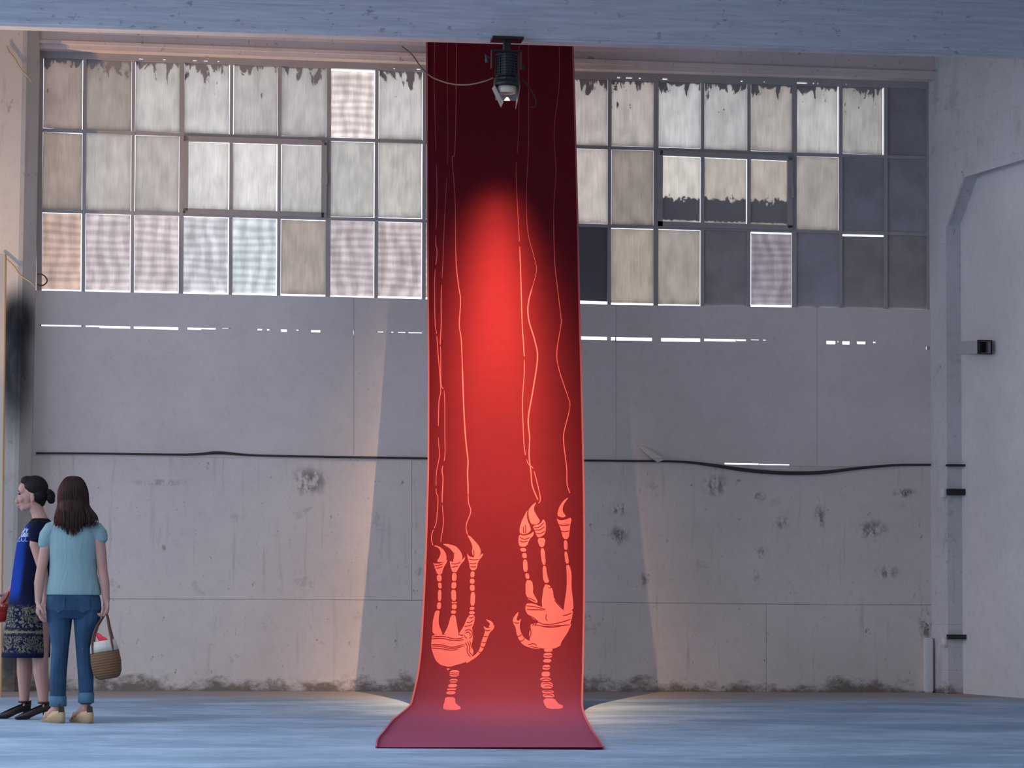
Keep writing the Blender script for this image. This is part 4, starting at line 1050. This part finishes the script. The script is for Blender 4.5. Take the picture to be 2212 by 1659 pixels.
    limb(bm, ll, [.094, .086, .062, .0595, .056]); limb(bm, rl, [.10, .092, .060, .0585, .051])
    jeans = link('jeans', remesh(bm, .006, 3), MJEAN, root)
    MC = cloth('pale_denim', (0.06, 0.13, 0.19), (0.09, 0.17, 0.24))
    for (p, r) in ((ll[-1], .061), (rl[-1], .0565)):
        bm = bmesh.new(); tube(bm, [p + Vector((0, 0, -.052)), p + Vector((0, 0, -.05)), p + Vector((0, 0, .02)), p + Vector((0, 0, .024))], [r - .006, r, r, r - .008], 22); build('rolled_cuff', bm, MC, jeans, True)
    # pockets and seams on the seat
    for sx in (-1, 1):
        bm = bmesh.new(); cx = .014 + sx * .085; V = []
        for dx, dz in ((-.045, .05), (.045, .05), (.045, -.03), (0, -.055), (-.045, -.03)):
            xx = cx + dx; yy = -math.sqrt(max(0, 1 - ((xx - .016) / .2) ** 2)) * .138 - .004; V.append(Vector((xx, yy, .835 + dz)))
        a = [bm.verts.new(v) for v in V]; b = [bm.verts.new(v + Vector((0, .012, 0))) for v in V]; bm.faces.new(a); bm.faces.new(b[::-1])
        for i in range(5): bm.faces.new([a[i], b[i], b[(i + 1) % 5], a[(i + 1) % 5]])
        build('back_pocket', bm, MJEAN, jeans)
    # wedge shoes
    MW = plain('tan_wedge', (0.52, 0.36, 0.20), 0.6); MS = plain('dark_strap', (0.05, 0.035, 0.03), 0.5)
    for heel, d in FT:
        sd = Vector((-d.y, d.x, 0)); up = Vector((0, 0, 1))
        prof = [(-.035, .0), (.235, .0), (.24, .016), (.19, .022), (.12, .055), (.05, .082), (-.022, .088), (-.036, .07)]
        bm = bmesh.new(); A, B = [], []
        for u, z in prof:
            w = .028 + .012 * max(0, min(1, (u + .03) / .18)) - .012 * max(0, (u - .2) / .04)
            A.append(bm.verts.new(heel + d * u + up * z + sd * w)); B.append(bm.verts.new(heel + d * u + up * z - sd * w))
        bm.faces.new(A); bm.faces.new(B[::-1])
        for i in range(len(A)):
            j = (i + 1) % len(A); bm.faces.new([A[j], A[i], B[i], B[j]])
        bmesh.ops.bevel(bm, geom=list(bm.edges), offset=.005, segments=2, affect='EDGES')
        sh = build('wedge_shoe', bm, MW, root, True)
        bm = bmesh.new(); tube(bm, [heel + d * u + up * z + sd * o for u, z, o in ((.15, .035, .04), (.155, .066, .028), (.16, .074, 0), (.155, .066, -.028), (.15, .035, -.04))], [.012] * 5, 8, .45); build('toe_strap', bm, MW, sh, True)
        bm = bmesh.new(); n = 16; c = heel + d * .034 + up * .140
        tube(bm, [c + d * .039 * math.cos(2 * math.pi * k / n) + sd * .037 * math.sin(2 * math.pi * k / n) for k in range(n + 1)], .006, 6); build('ankle_strap', bm, MS, sh, True)
        bm = bmesh.new(); hexa(bm, [heel - d * .03 + sd * .024 + up * .07, heel - d * .03 - sd * .024 + up * .07, heel - d * .026 - sd * .02 + up * .115, heel - d * .026 + sd * .02 + up * .14], [heel - d * .022 + sd * .024 + up * .07, heel - d * .022 - sd * .024 + up * .07, heel - d * .02 - sd * .02 + up * .115, heel - d * .02 + sd * .02 + up * .115]); build('heel_counter', bm, MS, sh)
    return root, P, base, rw_
_, PB, baseB, wristR = person_back()

# ---- basket in that hand
def basket():
    rotm = Matrix.Rotation(-YAW, 4, 'Z')
    c = PB(236.5, 1466, -.105)
    root = tag(empty('straw_basket', baseB + (rotm @ c)), 'brown woven straw basket with pale cloth rim, hanging from the hand', 'basket')
    root.rotation_euler = (0, math.radians(-9), -YAW)
    s = N('woven_straw'); w = s.n('TexWave', wave_type='BANDS', bands_direction='Z'); s.put(w.inputs['Vector'], s.obj()); w.inputs['Scale'].default_value = 17; w.inputs['Distortion'].default_value = 1.2
    f = s.noise(s.obj(), 55, 3); c1 = s.mix(f, (0.12, 0.065, 0.032), (0.21, 0.12, 0.06)); c1 = s.mix(s.math('MULTIPLY', w.outputs['Fac'], .45), c1, (0.10, 0.055, 0.03))
    MSTR = s.pbr(c1, .8, 0, s.bump(s.math('ADD', w.outputs['Fac'], f), .5, .006), .2)
    MCL = cloth('cream_cloth', (0.50, 0.47, 0.40), (0.58, 0.55, 0.47))
    def shell(prof, mat, name, par):
        bm = bmesh.new(); seg = 28; R = []
        for z, rx, ry in prof: R.append([bm.verts.new((rx * math.cos(2 * math.pi * k / seg), ry * math.sin(2 * math.pi * k / seg), z)) for k in range(seg)])
        for i in range(len(R) - 1):
            for k in range(seg): bm.faces.new([R[i][k], R[i][(k + 1) % seg], R[i + 1][(k + 1) % seg], R[i + 1][k]])
        bm.faces.new(R[0][::-1]); bm.faces.new(R[-1])
        return build(name, bm, mat, par, True)
    b = shell([(0, .06, .05), (.012, .085, .065), (.05, .102, .08), (.12, .108, .085), (.20, .102, .08), (.205, .094, .072), (.03, .085, .065), (.02, .05, .04)], MSTR, 'basket_body', root)
    shell([(.195, .1035, .0815), (.24, .096, .075), (.268, .086, .068), (.272, .078, .06), (.15, .085, .068), (.14, .05, .04)], MCL, 'cloth_rim', root)
    MLE = plain('leather_handle', (0.10, 0.045, 0.035), .5)
    top = Vector((.033, .05, .452))
    for y in (-.055, .045):
        bm = bmesh.new(); pts = spline([(-.075, y, .19), (-.070, y * .95, .27), (-.040, y * .65 + .02, .36), (top.x - .014, y * .25 + top.y, .440), (top.x, y * .2 + top.y, top.z), (top.x + .014, y * .25 + top.y, .440), (.055, y * .65 + .02, .36), (.066, y * .95, .27), (.068, y, .19)], 5)
        tube(bm, pts, .0075, 8); build('handle', bm, MLE, root, True)
    bm = bmesh.new(); ellipsoid(bm, (-.012, -.01, .29), (.020, .012, .050), Matrix.Rotation(math.radians(-32), 3, 'Y')); ellipsoid(bm, (.006, -.006, .28), (.018, .012, .036), Matrix.Rotation(math.radians(-55), 3, 'Y')); 
    p = build('pink_scarf', bm, plain('pink_cloth', (0.85, 0.05, 0.09), .7), None, True)
    p.matrix_world = root.matrix_basis; tag(p, 'small bright pink cloth poking out of the straw basket', 'cloth')
    return root
basket()

# ---- person in the blue patterned dress, in profile
def person_side():
    base = on_floor(55, 1554); dep = (base - CAM).dot(FH); s = F_PX / dep
    root = tag(empty('person', base, -YAW), 'person with dark hair in a bun, blue and gold patterned dress, standing in profile', 'person')
    P = to_local(55, 1554, s)
    rnd = random.Random(4)
    bm = bmesh.new()
    # head, facing left (-x)
    ellipsoid(bm, (.028, 0, 1.668), (.090, .072, .092)); ellipsoid(bm, (-.018, 0, 1.605), (.060, .058, .085))
    ellipsoid(bm, (-.040, 0, 1.672), (.045, .058, .058)); ellipsoid(bm, (-.044, 0, 1.535), (.026, .030, .024))
    ellipsoid(bm, (-.002, 0, 1.555), (.052, .052, .038))
    limb(bm, [(-.079, 0, 1.632), (-.088, 0, 1.605), (-.099, 0, 1.583)], [.009, .010, .0125], 10)
    ellipsoid(bm, (-.088, 0, 1.578), (.013, .017, .010)); ellipsoid(bm, (-.074, 0, 1.557), (.014, .022, .008)); ellipsoid(bm, (-.071, 0, 1.545), (.014, .021, .008))
    for sy in (-1, 1):
        ellipsoid(bm, (-.070, sy * .032, 1.652), (.016, .024, .010)); ellipsoid(bm, (-.050, sy * .040, 1.598), (.030, .022, .026))
        ellipsoid(bm, (.032, sy * .073, 1.605), (.017, .010, .030)); ellipsoid(bm, (.029, sy * .074, 1.585), (.010, .009, .012))
    limb(bm, [(.030, 0, 1.57), (.062, 0, 1.50), (.085, 0, 1.43)], [.050, .049, .062])
    loft(bm, [(.80, .02, 0, .13, .155), (.95, .035, 0, .11, .14), (1.08, .045, 0, .105, .125), (1.22, .055, 0, .115, .14), (1.33, .07, 0, .10, .15), (1.40, .085, 0, .075, .13), (1.44, .088, 0, .05, .07)])
    # far arm reaches forward, near arm hangs
    fw = P(9, 1282, .10)
    limb(bm, [(.075, .15, 1.375), (.02, .185, 1.20), (-.02, .19, 1.10), (-.09, .15, 1.01), fw], [.046, .040, .035, .032, .023])
    hand(bm, fw, (-.45, -.1, -1), (.3, -.9, 0), (-1, .1, 0), 1.0)
    nw = Vector((.16, -.20, .86))
    limb(bm, [(.085, -.15, 1.375), (.075, -.18, 1.27), (.135, -.19, 1.09), (.15, -.2, 1.0), nw], [.046, .041, .036, .034, .023])
    hand(bm, nw, (-.05, 0, -1), (0, .9, 0), (-1, 0, 0), 0.4)
    LEGS = [((-.015, .055, .75), P(47.5, 1400, .055), P(48, 1453, .055), P(49, 1517, .055)), ((.10, -.06, .75), P(88, 1400, -.06), P(89, 1453, -.06), P(97, 1519, -.06))]
    FT = []
    for hip, kn, cf, an in LEGS:
        limb(bm, [hip, kn, cf, cf * .4 + an * .6, an, an + Vector((0, 0, -.03))], [.075, .056, .056, .042, .033, .034])
        d = Vector((-1, -.08, 0)).normalized(); heel = Vector((an.x + .035, an.y, 0)); FT.append((heel, d))
        limb(bm, [an + Vector((0, 0, -.02)), heel + d * .04 + Vector((0, 0, .085)), heel + d * .11 + Vector((0, 0, .055)), heel + d * .165 + Vector((0, 0, .03)), heel + d * .20 + Vector((0, 0, .024))], [.032, .027, .025, .020, .011])
    link('body', remesh(bm, .005, 3), MSKIN, root)
    # eyes, brows, lips
    ME = plain('eye_dark', (0.03, 0.02, 0.018), .3); ML = plain('lip', (0.42, 0.15, 0.14), .5)
    for sy in (-1, 1):
        bm = bmesh.new(); ellipsoid(bm, (-.0715, sy * .034, 1.636), (.008, .012, .0055)); build('eye', bm, ME, root, True)
        bm = bmesh.new(); tube(bm, spline([(-.084, sy * .018, 1.655), (-.083, sy * .034, 1.661), (-.070, sy * .054, 1.655)], 4), .0035, 6); build('eyebrow', bm, ME, root, True)
    bm = bmesh.new(); ellipsoid(bm, (-.0795, 0, 1.552), (.010, .020, .008)); build('lips', bm, ML, root, True)
    # hair with bun
    MHB = N('black_hair'); f = MHB.noise(MHB.mapping(MHB.obj(), (1, 6, 6)), 18, 4)
    MHAIR = MHB.pbr(MHB.mix(f, (0.005, 0.004, 0.005), (0.02, 0.015, 0.015)), .6, 0, MHB.bump(f, .4, .004), .12)
    bm = bmesh.new()
    rc = Matrix.Rotation(math.radians(18), 3, 'Y')
    ellipsoid(bm, (.040, 0, 1.688), (.096, .082, .088), rc); ellipsoid(bm, (.072, 0, 1.635), (.062, .076, .075)); ellipsoid(bm, (-.015, 0, 1.735), (.055, .062, .038))
    limb(bm, [(.085, 0, 1.62), (.085, 0, 1.575)], [.05, .03])
    hair = link('hair', remesh(bm, .006, 4), MHAIR, root)
    bm = bmesh.new(); ellipsoid(bm, P(99.5, 1075), (.036, .038, .044)); ellipsoid(bm, P(97, 1068) + Vector((0, -.012, 0)), (.03, .03, .03)); ellipsoid(bm, P(101, 1083) + Vector((0, .01, 0)), (.028, .03, .028))
    build('hair_bun', bm, MHAIR, hair, True)
    # dress
    s_ = N('patterned_dress'); O = s_.obj(); q = s_.sep(O)
    fold = s_.noise(s_.mapping(O, (1.5, 1.5, .35)), 6, 4)
    blue = s_.mix(fold, (0.005, 0.016, 0.10), (0.012, 0.055, 0.36)); navy = (0.006, 0.008, 0.026)
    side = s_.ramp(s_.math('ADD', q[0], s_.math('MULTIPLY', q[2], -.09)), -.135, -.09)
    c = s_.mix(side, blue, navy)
    # damask scrolls on the skirt
    sw = s_.n('TexNoise'); s_.put(sw.inputs['Vector'], s_.mapping(O, (1, 1, 1.1))); sw.inputs['Scale'].default_value = 11; sw.inputs['Detail'].default_value = 1.5; sw.inputs['Distortion'].default_value = 2.6
    scr = s_.math('ABSOLUTE', s_.math('SUBTRACT', s_.math('FRACT', s_.math('MULTIPLY', sw.outputs['Fac'], 5.0)), .5)); gold = s_.ramp(scr, .22, .30)
    zone = s_.math('MULTIPLY', s_.ramp(q[2], .84, .80), s_.ramp(q[2], .475, .50))
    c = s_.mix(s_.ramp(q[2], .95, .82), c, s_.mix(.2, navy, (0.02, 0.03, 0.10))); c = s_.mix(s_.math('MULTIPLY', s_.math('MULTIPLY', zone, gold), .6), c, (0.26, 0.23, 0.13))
    for z in (.66, .635, .612): 
        bnd = s_.math('MULTIPLY', s_.ramp(s_.math('ABSOLUTE', s_.math('SUBTRACT', q[2], z)), .009, .006), .9); c = s_.mix(bnd, c, (0.015, 0.015, 0.03) if z != .635 else (0.20, 0.18, 0.12))
    # embroidered yoke
    ck = s_.n('TexChecker'); s_.put(ck.inputs['Vector'], s_.mapping(O, (1, 1, 1))); ck.inputs['Scale'].default_value = 34
    yk = s_.math('MULTIPLY', s_.math('MULTIPLY', s_.ramp(q[2], 1.285, 1.295), s_.ramp(q[2], 1.395, 1.385)), s_.math('MULTIPLY', ck.outputs['Fac'], s_.ramp(q[0], .03, .0)))
    c = s_.mix(s_.math('MULTIPLY', yk, .8), c, (0.45, 0.5, 0.62))
    c = s_.mix(s_.ramp(q[2], 1.42, 1.43), c, (0.008, 0.009, 0.014))
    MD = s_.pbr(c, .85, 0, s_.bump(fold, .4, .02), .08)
    bm = bmesh.new()
    loft(bm, [(.448, -.006, 0, .172, .20), (.455, -.006, 0, .175, .204), (.60, .0, 0, .168, .20), (.78, .012, 0, .158, .19), (.92, .022, 0, .150, .178), (1.04, .032, 0, .148, .165), (1.16, .038, 0, .140, .158), (1.285, .050, 0, .135, .165), (1.36, .066, 0, .115, .17), (1.41, .078, 0, .098, .15), (1.445, .084, 0, .072, .09), (1.462, .080, 0, .058, .062)], 32)
    limb(bm, [(.082, -.12, 1.40), (.085, -.165, 1.37), (.085, -.18, 1.32)], [.05, .058, .054]); limb(bm, [(.075, .12, 1.40), (.07, .16, 1.37), (.055, .18, 1.30)], [.05, .058, .052])
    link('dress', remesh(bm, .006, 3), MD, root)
    # heeled shoes with ankle straps
    MSH = plain('dark_brown_leather', (0.03, 0.02, 0.02), .4); MHL = plain('navy_heel', (0.012, 0.02, 0.06), .4)
    for heel, d in FT:
        sd = Vector((-d.y, d.x, 0)); up = Vector((0, 0, 1))
        bm = bmesh.new(); A, B = [], []
        for u, zz, w in ((-.012, .062, .022), (.03, .062, .03), (.09, .035, .032), (.15, .004, .037), (.235, .002, .020), (.245, .018, .016), (.20, .044, .032), (.14, .074, .038), (.085, .098, .037), (.03, .122, .036), (-.016, .138, .028)):
            A.append(bm.verts.new(heel + d * u + up * zz + sd * w)); B.append(bm.verts.new(heel + d * u + up * zz - sd * w))
        bm.faces.new(A); bm.faces.new(B[::-1])
        for i in range(len(A)):
            j = (i + 1) % len(A); bm.faces.new([A[j], A[i], B[i], B[j]])
        bmesh.ops.bevel(bm, geom=list(bm.edges), offset=.004, segments=2, affect='EDGES')
        sh = build('heeled_shoe', bm, MSH, root, True)
        bm = bmesh.new(); hexa(bm, [heel + d * -.006 + sd * .016, heel + d * .03 + sd * .014, heel + d * .045 + sd * .026 + up * .066, heel - d * .012 + sd * .024 + up * .066], [heel + d * -.006 - sd * .016, heel + d * .03 - sd * .014, heel + d * .045 - sd * .026 + up * .066, heel - d * .012 - sd * .024 + up * .066]); build('heel', bm, MHL, sh)
        c = heel + d * .035 + up * .125; n = 16; bm = bmesh.new()
        tube(bm, [c + d * .040 * math.cos(2 * math.pi * k / n) + sd * .038 * math.sin(2 * math.pi * k / n) for k in range(n + 1)], .007, 6); build('ankle_strap', bm, MSH, sh, True)
    # red pouch in the forward hand
    rotm = Matrix.Rotation(-YAW, 4, 'Z')
    pb = tag(empty('red_pouch', base + rotm @ (fw + Vector((-.055, -.03, -.14))), -YAW), 'small red pouch held at the left edge of the picture', 'pouch')
    MR = plain('red_leather', (0.42, 0.03, 0.025), .5)
    bm = bmesh.new(); V = [(-.10, -.028, -.09), (.055, -.028, -.075), (.06, -.022, .05), (-.08, -.022, .075)]
    hexa(bm, V, [(x, -y, z) for x, y, z in V]); bmesh.ops.bevel(bm, geom=list(bm.edges), offset=.012, segments=3, affect='EDGES'); build('pouch_body', bm, MR, pb, True)
    bm = bmesh.new(); V = [(-.085, -.034, .02), (.06, -.034, .0), (.062, -.026, .054), (-.082, -.026, .08)]
    hexa(bm, V, [(x, -.02, z) for x, y, z in V]); bmesh.ops.bevel(bm, geom=list(bm.edges), offset=.004, segments=2, affect='EDGES'); build('pouch_flap', bm, MR, pb, True)
    bm = bmesh.new(); tube(bm, spline([(.055, 0, .04), (.07, 0, .10), (.062, 0, .145), (.04, 0, .10), (-.0, 0, .05)], 5), .006, 8); build('wrist_strap', bm, MR, pb, True)
person_side()
